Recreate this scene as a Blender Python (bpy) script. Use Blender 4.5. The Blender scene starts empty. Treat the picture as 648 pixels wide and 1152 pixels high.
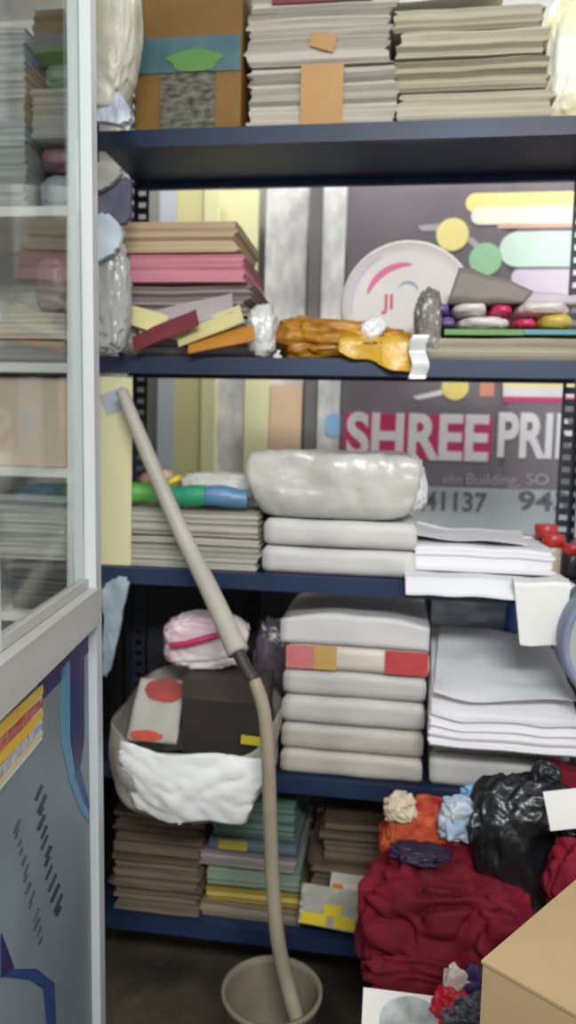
import bpy, bmesh, math, random
from mathutils import Vector, Matrix, noise

# ------------------------------------------------------------------ camera, world, lights
SC = bpy.context.scene
COL = SC.collection
F = 850.0
YAW, PITCH, ROLL = math.radians(8), math.radians(5), math.radians(1.5)
CAM = Vector((0, 0, 1.25))
fw = Vector((-math.sin(YAW)*math.cos(PITCH), math.cos(YAW)*math.cos(PITCH), -math.sin(PITCH)))
_rt = fw.cross(Vector((0, 0, 1))).normalized()
_up = _rt.cross(fw)
RT = _rt*math.cos(ROLL) + _up*math.sin(ROLL)
UP = -_rt*math.sin(ROLL) + _up*math.cos(ROLL)
cd = bpy.data.cameras.new('camera')
cd.sensor_fit = 'VERTICAL'; cd.sensor_height = 24.0; cd.lens = F/1152*24.0
cd.clip_start = 0.02
cd.dof.use_dof = True; cd.dof.focus_distance = 0.95; cd.dof.aperture_fstop = 2.2   # focus missed, as in the photograph
cam = bpy.data.objects.new('camera', cd); COL.objects.link(cam)
m = Matrix((RT, UP, -fw)).transposed().to_4x4(); m.translation = CAM
cam.matrix_world = m
SC.camera = cam

W = bpy.data.worlds.new('world'); SC.world = W; W.use_nodes = True
W.node_tree.nodes['Background'].inputs[0].default_value = (0.93, 0.97, 1.0, 1)
W.node_tree.nodes['Background'].inputs[1].default_value = 0.72

def area(name, loc, rot, sx, sy, power, col=(1, 1, 1)):
    l = bpy.data.lights.new(name, 'AREA'); l.shape = 'RECTANGLE'
    l.size = sx; l.size_y = sy; l.energy = power; l.color = col
    o = bpy.data.objects.new(name, l); COL.objects.link(o)
    o.location = loc; o.rotation_euler = rot
    return o
area('ceiling_tube_light', (0.45, -1.0, 2.45), (math.radians(55), 0, math.radians(6)), 1.3, 0.3, 62, (0.97, 1.0, 0.98))
area('back_tube_light', (0.0, 2.08, 2.72), (math.radians(6), 0, 0), 1.8, 0.12, 22, (1.0, 1.0, 0.98))
SC.view_settings.view_transform = 'Standard'
SC.view_settings.look = 'None'
SC.view_settings.gamma = 1
SC.view_settings.use_curve_mapping = False
SC.view_settings.exposure = 0.03

# ------------------------------------------------------------------ helpers
def ray(px, py):
    return fw + RT*((px-324)/F) - UP*((py-576)/F)
def P(px, py, Y):
    d = ray(px, py); return CAM + d*((Y-CAM.y)/d.y)
def PZ(px, py, z):
    d = ray(px, py); return CAM + d*((z-CAM.z)/d.z)
def X(px, py, Y): return P(px, py, Y).x
def Z(px, py, Y): return P(px, py, Y).z

def lin(c):
    c = c/255.0
    return c/12.92 if c <= 0.04045 else ((c+0.055)/1.055)**2.4
def rgb(r, g, b): return (lin(r), lin(g), lin(b), 1)

MATS = {}
def mat(key, col, rough=0.6, var=0.10, vscale=(6, 6, 6), bump=0.0, bscale=30, spec=0.4, metal=0.0, col2=None, detail=4,
        lo=0.35, hi=0.65, coat=0.0):
    """Principled surface whose colour wanders between two tones by a noise in object space."""
    if key in MATS: return MATS[key]
    ma = bpy.data.materials.new(key); ma.use_nodes = True
    nt = ma.node_tree; b = nt.nodes['Principled BSDF']
    b.inputs['Roughness'].default_value = rough
    b.inputs['Specular IOR Level'].default_value = spec
    b.inputs['Metallic'].default_value = metal
    b.inputs['Coat Weight'].default_value = coat
    tc = nt.nodes.new('ShaderNodeTexCoord'); mp = nt.nodes.new('ShaderNodeMapping')
    mp.inputs['Scale'].default_value = vscale
    nz = nt.nodes.new('ShaderNodeTexNoise'); nz.inputs['Scale'].default_value = 1.0; nz.inputs['Detail'].default_value = detail
    cr = nt.nodes.new('ShaderNodeValToRGB')
    c1 = rgb(*col)
    c2 = rgb(*col2) if col2 else tuple(max(0, v*(1-2.2*var)) for v in c1[:3])+(1,)
    cr.color_ramp.elements[0].color = c2; cr.color_ramp.elements[0].position = lo
    cr.color_ramp.elements[1].color = c1; cr.color_ramp.elements[1].position = hi
    L = nt.links.new
    L(tc.outputs['Object'], mp.inputs[0]); L(mp.outputs[0], nz.inputs['Vector'])
    L(nz.outputs['Fac'], cr.inputs[0]); L(cr.outputs[0], b.inputs['Base Color'])
    if bump > 0:
        n2 = nt.nodes.new('ShaderNodeTexNoise'); n2.inputs['Scale'].default_value = bscale; n2.inputs['Detail'].default_value = 5
        bp = nt.nodes.new('ShaderNodeBump'); bp.inputs['Strength'].default_value = bump; bp.inputs['Distance'].default_value = 0.01
        L(tc.outputs['Object'], n2.inputs['Vector']); L(n2.outputs['Fac'], bp.inputs['Height']); L(bp.outputs[0], b.inputs['Normal'])
    MATS[key] = ma
    return ma
def pages(key, col, var=0.16, rough=0.7):   # stacked sheet edges: fine streaks along the pile
    return mat(key, col, rough, var, (2.5, 2.5, 190), detail=3, lo=0.3, hi=0.62)
def plastic(key, col, rough=0.28, var=0.12, col2=None, bump=0.5):
    return mat(key, col, rough, var, (9, 9, 9), bump, 24, 0.6, col2=col2)
def flat(key, col, rough=0.5, var=0.03): return mat(key, col, rough, var, (14, 14, 14))

def link(name, bm, ma, parent=None, loc=(0, 0, 0), rot=(0, 0, 0), smooth=False):
    me = bpy.data.meshes.new(name)
    bmesh.ops.recalc_face_normals(bm, faces=bm.faces)
    bm.to_mesh(me); bm.free()
    if smooth:
        for p in me.polygons: p.use_smooth = True
    me.materials.append(ma)
    o = bpy.data.objects.new(name, me); COL.objects.link(o)
    o.location = loc; o.rotation_euler = rot
    if parent: o.parent = parent
    return o
def tag(o, label, cat, group=None, kind=None):
    o['label'] = label; o['category'] = cat
    if group: o['group'] = group
    if kind: o['kind'] = kind
    return o
def struct(o): o['kind'] = 'structure'; return o
def empty(name, label, cat, loc=(0, 0, 0), rot=(0, 0, 0), group=None):
    o = bpy.data.objects.new(name, None); COL.objects.link(o)
    o.empty_display_size = 0.05
    o.location = loc; o.rotation_euler = rot
    return tag(o, label, cat, group)

def slab(w, d, h, nx=1, ny=1, nz=1, fn=None, bm=None, org=(0, 0, 0)):
    """closed box skin, base centred on the origin, subdivided, optionally pushed about by fn(x,y,z,i,j,k)"""
    bm = bm or bmesh.new(); V = {}
    def v(i, j, k):
        if (i, j, k) not in V:
            p = ((i/nx-.5)*w, (j/ny-.5)*d, k/nz*h)
            if fn: p = fn(p[0], p[1], p[2], i, j, k)
            V[(i, j, k)] = bm.verts.new((p[0]+org[0], p[1]+org[1], p[2]+org[2]))
        return V[(i, j, k)]
    for i in range(nx):
        for j in range(ny):
            for k in (0, nz): bm.faces.new((v(i, j, k), v(i+1, j, k), v(i+1, j+1, k), v(i, j+1, k)))
    for i in range(nx):
        for k in range(nz):
            for j in (0, ny): bm.faces.new((v(i, j, k), v(i+1, j, k), v(i+1, j, k+1), v(i, j, k+1)))
    for j in range(ny):
        for k in range(nz):
            for i in (0, nx): bm.faces.new((v(i, j, k), v(i, j+1, k), v(i, j+1, k+1), v(i, j, k+1)))
    return bm
def box(x0, x1, y0, y1, z0, z1, bm=None):
    return slab(x1-x0, y1-y0, z1-z0, bm=bm, org=((x0+x1)/2, (y0+y1)/2, z0))
def bevel(bm, w=0.003, seg=2):
    bmesh.ops.bevel(bm, geom=[e for e in bm.edges if len(e.link_faces) == 2 and e.calc_face_angle(0) > 0.6], offset=w, segments=seg, affect='EDGES', profile=0.5)
    return bm

def bundle_bm(w, d, h, seed=0, jit=0.004, layers=None, bulge=0.0, sag=0.0):
    """loose pile of sheets: every layer shifted a little, edges ragged, faces slightly wavy"""
    R = random.Random(seed)
    L = layers or max(4, int(h/0.006))
    off = [(R.gauss(0, jit), R.gauss(0, jit), R.gauss(0, jit*.5)) for _ in range(L+1)]
    def fn(x, y, z, i, j, k):
        ox, oy, s = off[k]
        t = z/h
        b = 1 + bulge*math.sin(math.pi*t)
        q = Vector((x*5+seed, y*5, z*9))
        x2 = x*(b + s/w) + ox + 0.003*noise.noise(q*3)
        y2 = y*(b + s/d) + oy + 0.003*noise.noise(q*3+Vector((9, 0, 0)))
        z2 = z + t*(noise.noise(q*1.3)*0.004-0.004 - sag*((2*x/w)**2))
        if k == 0: z2 = 0
        return (x2, y2, z2)
    return slab(w, d, h, 10, 6, L, fn)
def ream_bm(w, d, h, seed=0, puff=0.004):
    """wrapped packet of paper: rounded edges, faint dents and a folded end"""
    def fn(x, y, z, i, j, k):
        q = Vector((x*14+seed*3.1, y*14, z*20))
        n = noise.noise(q)*puff
        ex = abs(2*x/w); ez = abs(2*z/h-1)
        r = 0.006
        x2 = x*(1+0.012*(1-ez**4)) - math.copysign(r*(ez**8), x)*(ex > .9)
        y2 = y*(1+0.01*(1-ez**4)) - math.copysign(r*(ez**8), y)*(abs(2*y/d) > .9) + n
        z2 = z + (noise.noise(q*.6+Vector((0, 7, 0)))*puff*.8-puff*.8)*(z > h*.5)
        return (x2+n*.6, y2, max(0, z2))
    return slab(w, d, h, 16, 10, 6, fn)

def crumple_bm(w, d, h, seed=0, sub=5, amp=0.16, freq=2.6, sq=0.75, floor=True, ridge=0.5, shape=None):
    """bag, rag or wad: rounded box pushed into creases; sits flat on its base at z=0"""
    bm = bmesh.new()
    bmesh.ops.create_icosphere(bm, subdivisions=sub, radius=1.0)
    sd = Vector((seed*7.3, seed*3.7, seed*1.9))
    for v in bm.verts:
        p = v.co.normalized()
        g = Vector([math.copysign(abs(c)**sq, c) for c in p])
        g /= max(1e-6, (abs(g.x)**3+abs(g.y)**3+abs(g.z)**3)**(1/3.0))
        dist, _ = noise.voronoi(p*freq+sd)
        cre = min(dist[1]-dist[0], 0.6)
        n = noise.fractal(p*freq*.8+sd, 0.9, 2.0, 4)
        rd = 1-abs(noise.noise(p*freq*1.7+sd*2))
        s = 1 + amp*(n*.6 + (rd-.7)*ridge*1.6 + (cre-.25)*.6)
        q = Vector((g.x*s*w/2, g.y*s*d/2, h/2+g.z*s*h/2))
        if shape: q = shape(q)
        if floor: q.z = max(0.0, q.z)
        v.co = q
    return bm
def cloth_bm(w, d, h, seed=0, folds=7, amp=0.035, ang=0.5, n=70):
    """heap of cloth: dome with long soft folds running across it, open hem tucked to the base"""
    bm = bmesh.new(); R = random.Random(seed); V = []
    ca, sa = math.cos(ang), math.sin(ang)
    sd = Vector((seed*5.1, seed*2.3, 0))
    for i in range(n+1):
        row = []
        for j in range(n+1):
            u = i/n*2-1; v = j/n*2-1
            r = math.sqrt(u*u*(1-v*v/2)+v*v*(1-u*u/2))
            uu = u*math.sqrt(1-v*v/2); vv = v*math.sqrt(1-u*u/2)
            rr = min(1, r)
            wig = 1+0.14*noise.noise(Vector((uu*1.6, vv*1.6, 3))+sd)
            q = Vector((uu*1.2, vv*1.2, 0))+sd
            warp = noise.noise(q*1.4)*1.6
            t = (uu*ca+vv*sa)*folds*.5+warp*2
            fold = abs(math.sin(t*math.pi*.5))**.8
            f2 = min(1, 2.2*abs(noise.noise(q*4.0+Vector((warp, 0, 0)))))
            dome = (1-rr**3.4)
            z = h*dome*(0.80+0.25*noise.noise(q*2.2)) + amp*(fold*1.0+f2*.7-.85)*min(1, (1-rr)*4)
            row.append(bm.verts.new((uu*wig*w/2, vv*wig*d/2, max(0.0, z))))
        V.append(row)
    for i in range(n):
        for j in range(n): bm.faces.new((V[i][j], V[i+1][j], V[i+1][j+1], V[i][j+1]))
    rim = [e for e in bm.edges if len(e.link_faces) == 1]
    bmesh.ops.contextual_create(bm, geom=rim)
    return bm
def folds_bm(w, d, h, seed=0, folds=5, amp=0.16, ax=(1, 0.2, 0.6), sub=6, sq=0.8):
    """bunched cloth: soft rounded pleats with sharp valleys winding over a slumped lump"""
    bm = bmesh.new(); bmesh.ops.create_icosphere(bm, subdivisions=sub, radius=1.0)
    sd = Vector((seed*3.3, seed*1.7, seed*2.9)); A_ = Vector(ax).normalized()
    for v in bm.verts:
        p = v.co.normalized()
        g = Vector([math.copysign(abs(c)**sq, c) for c in p]); g /= (abs(g.x)**3+abs(g.y)**3+abs(g.z)**3)**(1/3.0)
        wv = noise.noise(p*1.1+sd)*1.5+noise.noise(p*2.4+sd)*0.5
        t = p.dot(A_)*folds+wv*2
        f1 = abs(math.sin(t*math.pi*.5))**.7
        t2 = p.dot(A_.cross(Vector((0.3, 0.4, 1))))*folds*.9+noise.noise(p*1.6-sd)*3
        f2 = abs(math.sin(t2*math.pi*.5))**.7
        m_ = min(1, max(0, noise.noise(p*1.5+sd*1.3)*2+.5))
        s_ = 1+amp*((f1*m_+f2*(1-m_))-.75)+amp*.5*noise.noise(p*3+sd)+amp*.9*noise.noise(p*1.2-sd)
        v.co = Vector((g.x*s_*w/2, g.y*s_*d/2, max(0.0, h/2+g.z*s_*h/2)))
    return bm
def sheet_bm(w, d, fn, nx=24, ny=24, th=0.0015):
    return slab(w, d, th, nx, ny, 1, lambda x, y, z, i, j, k: tuple(a+b for a, b in zip(fn(x, y), (0, 0, z))))
def lathe_bm(prof, seg=48, bm=None):
    bm = bm or bmesh.new(); rings = []
    for r, z in prof:
        rings.append([bm.verts.new((r*math.cos(2*math.pi*k/seg), r*math.sin(2*math.pi*k/seg), z)) for k in range(seg)])
    for a, b in zip(rings, rings[1:]):
        for k in range(seg): bm.faces.new((a[k], a[(k+1) % seg], b[(k+1) % seg], b[k]))
    if prof[0][0] > 1e-5: bm.faces.new(rings[0][::-1])
    if prof[-1][0] > 1e-5: bm.faces.new(rings[-1])
    bmesh.ops.remove_doubles(bm, verts=bm.verts, dist=1e-6)
    return bm
def tube_bm(pts, rad, seg=14, sub=8):
    P_ = [Vector(p) for p in pts]; out = []
    for i in range(len(P_)-1):
        p0 = P_[max(0, i-1)]; p1 = P_[i]; p2 = P_[i+1]; p3 = P_[min(len(P_)-1, i+2)]
        for s in range(sub):
            t = s/sub
            out.append(0.5*((2*p1)+(p2-p0)*t+(2*p0-5*p1+4*p2-p3)*t*t+(3*p1-p0-3*p2+p3)*t**3))
    out.append(P_[-1])
    bm = bmesh.new(); rings = []; N = len(out)
    for i, p in enumerate(out):
        t = (out[min(N-1, i+1)]-out[max(0, i-1)]).normalized()
        a = t.cross(Vector((0, 1, 0.01))).normalized(); b = t.cross(a)
        r = rad(i/(N-1)) if callable(rad) else rad
        rings.append([bm.verts.new(p+(a*math.cos(2*math.pi*k/seg)+b*math.sin(2*math.pi*k/seg))*r) for k in range(seg)])
    for q, s in zip(rings, rings[1:]):
        for k in range(seg): bm.faces.new((q[k], q[(k+1) % seg], s[(k+1) % seg], s[k]))
    bm.faces.new(rings[0]); bm.faces.new(rings[-1])
    return bm
def text_mesh(name, body, size, ma, parent, loc, rot=(math.pi/2, 0, 0), sx=1.0, ext=0.0006, bold=0.0):
    cu = bpy.data.curves.new(name, 'FONT'); cu.body = body; cu.size = size; cu.extrude = ext; cu.offset = bold
    t = bpy.data.objects.new(name+'_tmp', cu); COL.objects.link(t)
    bpy.context.view_layer.update()
    me = bpy.data.meshes.new_from_object(t.evaluated_get(bpy.context.evaluated_depsgraph_get()))
    bpy.data.objects.remove(t); bpy.data.curves.remove(cu)
    me.name = name; me.materials.clear(); me.materials.append(ma)
    o = bpy.data.objects.new(name, me); COL.objects.link(o)
    o.parent = parent; o.location = loc; o.rotation_euler = rot; o.scale = (sx, 1, 1)
    return o

# item builders: placed by the span of their front face on a plane Y, standing at height z0
def spanx(x0, x1, py, Y):
    a, b = X(x0, py, Y), min(0.372, X(x1, py, Y)); return (a+b)/2, b-a
def bundle(name, label, cat, px0, px1, py0, py1, Y, d, z0, ma, group=None, seed=0, jit=0.004, rot=0.0, layers=None, h=None, **kw):
    cx, w = spanx(px0, px1, (py0+py1)/2, Y)
    if h is None: h = max(0.01, Z((px0+px1)/2, py0, Y)-z0-0.001)
    o = link(name, bundle_bm(w, d, h, seed, jit, layers, **kw), ma, None, (cx, Y+d/2, z0), (0, 0, rot))
    tag(o, label, cat, group); return o, z0+h+0.001
def ream(name, label, cat, px0, px1, py0, py1, Y, d, z0, ma, group=None, seed=0, rot=0.0, puff=0.004, h=None):
    cx, w = spanx(px0, px1, (py0+py1)/2, Y)
    if h is None: h = max(0.01, Z((px0+px1)/2, py0, Y)-z0-0.001)
    o = link(name, ream_bm(w, d, h, seed, puff), ma, None, (cx, Y+d/2, z0), (0, 0, rot), smooth=True)
    tag(o, label, cat, group); return o, z0+h+0.001

# ------------------------------------------------------------------ setting
LY = 2.48          # wall behind the rack
M_floor = mat('concrete_floor', (92, 80, 66), 0.8, 0.25, (5, 5, 5), 0.4, 40, 0.3, col2=(52, 45, 37))
M_wall = mat('pale_wall', (150, 150, 145), 0.8, 0.08, (2, 2, 2))
M_dark = mat('dark_plinth', (30, 30, 33), 0.7, 0.2, (5, 5, 5))
struct(link('floor', box(-2.6, 2.6, -1.6, LY, -0.05, 0.0), M_floor))
struct(link('wall_back', box(-2.6, 2.6, LY, LY+0.1, 0, 2.9), M_wall))
struct(link('wall_left', box(-1.75, -1.65, -1.6, LY, 0, 2.9), M_wall))
struct(link('trim_1', box(-1.65, 2.6, 2.36, LY, 0, 0.93), M_dark))

# ------------------------------------------------------------------ steel rack
M_blue = mat('navy_steel', (33, 50, 80), 0.42, 0.12, (4, 4, 4), spec=0.4, col2=(24, 36, 58))
M_post = mat('dark_post_steel', (40, 46, 60), 0.45, 0.15, (6, 6, 6))
YF, YB = 1.55, 1.865
XL, XR = -0.665, 0.415
ZS = [1.888, 1.43, 0.980, 0.543, 0.190]
rack = empty('storage_rack', 'navy blue slotted steel rack with five shelves full of paper', 'rack', (XL, YF, 0))
def rel(o, parent):
    o.location = Vector(o.location)-Vector(parent.location); return o
for k, z in enumerate(ZS):
    bm = bmesh.new(); lip = 0.035; t = 0.0015
    # pressed steel tray as one folded section: deck, front lip with return, short back lip
    out = [(YF+.018, z-lip), (YF, z-lip), (YF, z-.0005), (YB, z-.0005), (YB, z-.018), (YB-.014, z-.018)]
    inn = [(YB-.014, z-.018+t), (YB-t, z-.018+t), (YB-t, z-.0005-t), (YF+t, z-.0005-t), (YF+t, z-lip+t), (YF+.018, z-lip+t)]
    prof = out+inn; n = len(prof)
    A_ = [bm.verts.new((XL+0.004, y, q)) for y, q in prof]; B_ = [bm.verts.new((XR-0.004, y, q)) for y, q in prof]
    for i in range(n): bm.faces.new((A_[i], A_[(i+1) % n], B_[(i+1) % n], B_[i]))
    for V_ in (A_, B_):
        for q in range(5): bm.faces.new((V_[q], V_[q+1], V_[n-2-q], V_[n-1-q]))
    rel(link('shelf', bm, M_blue, rack), rack)
def post(xc, yc, sx, sy):
    """slotted angle: two flanges with a column of real slots each"""
    bm = bmesh.new(); H = 2.5; w = 0.036; pitch = 0.0285; n = int(H/pitch)
    def flange(ax):
        us = [0, 0.009, 0.028, w]
        cache = {}
        def v(u, z):
            key = (round(u, 4), round(z, 5))
            if key not in cache:
                cache[key] = bm.verts.new((xc+sx*u, yc, z) if ax == 0 else (xc, yc+sy*u, z))
            return cache[key]
        for i in range(n):
            zs = [i*pitch, i*pitch+0.008, i*pitch+0.0205, (i+1)*pitch]
            for a in range(3):
                for b in range(3):
                    if a == 1 and b == 1: continue
                    bm.faces.new((v(us[a], zs[b]), v(us[a+1], zs[b]), v(us[a+1], zs[b+1]), v(us[a], zs[b+1])))
    flange(0); flange(1)
    bmesh.ops.remove_doubles(bm, verts=bm.verts, dist=1e-5)
    bmesh.ops.solidify(bm, geom=bm.faces[:], thickness=0.002)
    return bm
for (xc, yc, sx, sy) in ((XL-0.003, YF-0.003, 1, 1), (XL-0.003, YB+0.004, 1, -1), (XR+0.003, YB+0.004, -1, -1), (XR+0.003, YF-0.003, -1, 1)):
    rel(link('post', post(xc, yc, sx, sy), M_post, rack), rack)

# ------------------------------------------------------------------ boards and banner on the ledge behind the rack
LZ = 0.931
def board(name, label, px0, px1, Y, th, ztop, ma, cat='board', z0=LZ, group='boards stood behind the rack'):
    a, b = X(px0, 400, Y), X(px1, 400, Y)
    bm = bevel(slab(b-a, th, ztop-z0, 2, 1, 3), 0.002, 1)
    o = link(name, bm, ma, None, ((a+b)/2, Y+th/2, z0)); tag(o, label, cat, group); return o
M_cream = mat('cream_board', (226, 220, 160), 0.6, 0.05, (3, 3, 1)); M_cream2 = mat('light_cream_board', (240, 236, 186), 0.6, 0.04, (3, 3, 1))
M_pale = mat('pale_blue_board', (205, 212, 222), 0.5, 0.06, (3, 3, 1)); M_peach = mat('peach_board', (226, 194, 160), 0.6, 0.05, (3, 3, 1))
M_wht = mat('white_board', (236, 234, 228), 0.5, 0.10, (30, 30, 14), col2=(196, 196, 196)); M_grey = mat('grey_board', (120, 116, 114), 0.6, 0.08)
board('pvc_strip', 'narrow pale bluish white strip standing just right of the left perforated post', 178, 196, 2.365, 0.012, 2.05, M_pale)
board('card_board', 'dull yellow cream board standing second from the left behind the rack', 197, 226, 2.370, 0.02, 2.05, M_cream)
board('card_board', 'bright light cream board beside the dull yellow one behind the rack', 227, 243, 2.365, 0.02, 2.05, M_cream2)
board('foam_board', 'white board with grey marks between two cream boards behind the rack', 244, 275, 2.385, 0.02, 1.60, M_wht)
board('card_board', 'tall cream board showing above the mottled white board', 244, 287, 2.412, 0.02, 2.05, M_cream2)
board('card_board', 'pale cream board standing left of the peach board', 276, 304, 2.370, 0.018, 1.56, M_cream2)
board('card_board', 'short peach board in the middle of the boards behind the rack', 305, 341, 2.370, 0.018, 1.44, M_peach)
board('foam_board', 'tall white board rising behind the peach board', 296, 342, 2.405, 0.018, 2.05, M_wht)
board('wood_batten', 'dark grey narrow batten standing between the white boards', 344, 357, 2.370, 0.03, 2.05, M_grey)
wb = board('foam_board', 'white board with a light blue dot next to the dark banner', 359, 384, 2.385, 0.015, 2.05, M_wht)
pd = P(376, 478, 2.384)
dm = bmesh.new(); bmesh.ops.create_circle(dm, cap_ends=True, segments=40, radius=0.036)
r_ = bmesh.ops.extrude_face_region(dm, geom=dm.faces[:]); bmesh.ops.translate(dm, verts=[g for g in r_['geom'] if isinstance(g, bmesh.types.BMVert)], vec=(0, 0, 0.001))
for v_ in dm.verts: v_.co.x = max(-0.03, min(0.018, v_.co.x))
dd = link('printed_dot', dm, flat('sky_blue_ink', (150, 200, 235)), wb, pd-Vector(wb.location), (math.pi/2, 0, 0)); dd['label'] = 'light blue printed dot'

BY = 2.395
bx0, bx1 = X(386, 400, BY), X(386, 400, BY)+0.90
ban = empty('shop_banner', 'dark grey printed shop banner reading SHREE PRINT behind the rack', 'sign', (bx0, BY, LZ))
def bput(o): o.location = Vector(o.location)-Vector(ban.location); return o
def bw(x, y, z, i, j, k): return (x, y + 0.006*math.sin(x*9)*0+0.004*math.exp(-((x-(X(566, 450, BY)-bx0-0.45))/0.012)**2), z)
M_ban = mat('banner_grey', (126, 117, 123), 0.45, 0.08, (3, 3, 3), col2=(108, 100, 106))
bput(link('panel', slab(0.90, 0.012, 2.05-LZ, 60, 1, 4, bw), M_ban, ban, (bx0+0.45, BY+0.006, LZ)))
def decal(name, pts_px, ma, th=0.001, lift=0.0, rounded=False):
    pts = [P(x, y, BY) for x, y in pts_px]
    bm = bmesh.new()
    a = [bm.verts.new((p.x, BY-0.0002-lift, p.z)) for p in pts]
    f = bm.faces.new(a); g = bmesh.ops.extrude_face_region(bm, geom=[f])
    bmesh.ops.translate(bm, verts=[q for q in g['geom'] if isinstance(q, bmesh.types.BMVert)], vec=(0, -th, 0))
    return bput(link(name, bm, ma, ban))
def hrect(x0, x1, y0, y1):  # level rectangle on the banner
    a = P(x0, (y0+y1)/2, BY).x; b = P(x1, (y0+y1)/2, BY).x
    zt, zb = Z((x0+x1)/2, y0, BY), Z((x0+x1)/2, y1, BY)
    return a, b, zb, zt
def hdecal(name, x0, x1, y0, y1, ma, lift=0.0, rad=0.0, th=0.001, left=True):
    a, b, zb, zt = hrect(x0, x1, y0, y1)
    bm = bmesh.new(); pts = []
    r = min(rad, (zt-zb)/2)
    if r > 0 and left:
        for k in range(9):
            t = math.pi/2+math.pi/2*k/8; pts.append((a+r+r*math.cos(t), zt-r+r*math.sin(t)))
        for k in range(9):
            t = math.pi+math.pi/2*k/8; pts.append((a+r+r*math.cos(t), zb+r+r*math.sin(t)))
    else: pts += [(a, zt), (a, zb)]
    pts += [(b, zb), (b, zt)]
    f = bm.faces.new([bm.verts.new((x, BY-0.0002-lift, z)) for x, z in pts])
    g = bmesh.ops.extrude_face_region(bm, geom=[f])
    bmesh.ops.translate(bm, verts=[q for q in g['geom'] if isinstance(q, bmesh.types.BMVert)], vec=(0, -th, 0))
    return bput(link(name, bm, ma, ban))
def hdisc(name, cx, cy, rp, ma, lift=0.0):
    c = P(cx, cy, BY); r = rp*(c-CAM).dot(fw)/F
    bm = bmesh.new(); bmesh.ops.create_circle(bm, cap_ends=True, segments=40, radius=r)
    g = bmesh.ops.extrude_face_region(bm, geom=bm.faces[:])
    bmesh.ops.translate(bm, verts=[q for q in g['geom'] if isinstance(q, bmesh.types.BMVert)], vec=(0, 0, 0.001))
    return bput(link(name, bm, ma, ban, (c.x, BY-0.0002-lift, c.z), (math.pi/2, 0, 0)))
M_mag = flat('magenta_ink', (196, 52, 104), 0.45); M_lwhite = flat('white_ink', (228, 222, 224), 0.45); M_yel = flat('yellow_ink', (240, 226, 150), 0.45)
M_mint = flat('mint_ink', (214, 238, 222), 0.45); M_lil = flat('lilac_ink', (228, 210, 226), 0.45); M_strip = mat('pale_strip', (178, 184, 186), 0.45, 0.06)
M_ink = flat('grey_ink', (96, 100, 106), 0.5); M_lg = flat('light_grey_ink', (176, 170, 176), 0.5); M_salmon = flat('salmon_ink', (238, 190, 168), 0.45)
M_green = flat('soft_green_ink', (160, 205, 165), 0.45)
hdecal('yellow_bar', 524, 700, 216, 238, M_yel, rad=0.05)
hdecal('white_bar', 530, 700, 232, 252, flat('warm_white_ink', (240, 234, 220)), 0.0013, 0.03)
hdecal('salmon_line', 560, 700, 250, 256, M_salmon, 0.0003)
hdecal('mint_bar', 562, 700, 260, 300, M_mint, rad=0.06)
hdecal('lilac_bar', 575, 700, 303, 336, M_lil, rad=0.02)
hdisc('yellow_dot', 509, 264, 18, M_yel, 0.0014); hdisc('green_dot', 546, 292, 18, M_green, 0.0014)
decal('white_stroke', [(470, 254), (494, 252), (492, 260), (474, 260)], M_lg); decal('white_stroke', [(524, 270), (530, 266), (545, 280), (540, 285)], M_lg)
hdisc('yellow_dot', 512, 435, 15, flat('lemon_ink', (236, 214, 120)), 0.0012)
decal('white_stroke', [(464, 446), (500, 438), (498, 444), (470, 450)], M_lwhite)
hdecal('orange_block', 540, 556, 428, 446, flat('orange_ink', (214, 140, 116)))
hdecal('yellow_bar', 566, 700, 420, 436, M_yel)
hdecal('white_bar', 566, 700, 436, 447, M_lwhite); hdecal('magenta_line', 566, 700, 447, 453, M_mag)
hdecal('magenta_block', 386, 553, 466, 517, M_mag)
def btext(body, x0, x1, ytop, ybot, ma, bold=0.0, lift=0.0014, name='lettering'):
    a, b, zb, zt = hrect(x0, x1, ytop, ybot)
    o = text_mesh(name, body, (zt-zb)/0.70, ma, ban, (0, 0, 0), bold=bold)
    xs = [v.co.x for v in o.data.vertices]; w = max(xs)-min(xs)
    sx = (b-a)/w
    o.scale = (sx, 1, 1); o.location = Vector((a-min(xs)*sx, BY-lift, zb))-Vector(ban.location)
    return o
btext('SHREE', 390, 550, 466, 515, M_lwhite, 0.006)['label'] = 'white letters reading SHREE'
btext('PRINT', 560, 692, 466, 514, M_lwhite, 0.006)['label'] = 'white letters reading PRINT'
btext('elin', 498, 520, 533, 545, M_lg); btext('Building,', 525, 584, 533, 546, M_lg); btext('SO', 592, 617, 533, 545, M_lg)
hdecal('pale_strip', 386, 700, 549, 600, M_strip)
btext('3241137', 452, 548, 553, 574, M_ink, 0.002, 0.0016); btext('943', 583, 640, 553, 574, M_ink, 0.002, 0.0016)

# ------------------------------------------------------------------ top shelf
z = ZS[0]+0.001; Y1 = 1.575
M_must = mat('mustard_carton', (128, 92, 38), 0.7, 0.15, (6, 6, 6)); M_teal = mat('teal_print', (72, 104, 108), 0.5, 0.1, (14, 14, 14), col2=(54, 82, 92))
cx, w = spanx(153, 272, 60, Y1)
ct = empty('carton', 'mustard brown printed carton at the left end of the top shelf', 'box', (cx, Y1, z))
hC = 0.32
link('body', bevel(slab(w, 0.26, hC, 1, 1, 1), 0.004), M_must, ct, (0, 0.13, 0))
zt_, zb_ = Z(210, 42, Y1)-z, Z(210, 82, Y1)-z
o = link('printed_panel', bevel(slab(w*.98, 0.003, zt_-zb_, 1, 1, 1), 0.001, 1), M_teal, ct, (0, -0.0015, zb_)); o['label'] = 'teal printed panel'
bm = bmesh.new(); bmesh.ops.create_circle(bm, cap_ends=True, segments=32, radius=1)
g = bmesh.ops.extrude_face_region(bm, geom=bm.faces[:]); bmesh.ops.translate(bm, verts=[q for q in g['geom'] if isinstance(q, bmesh.types.BMVert)], vec=(0, 0, 0.002))
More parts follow.
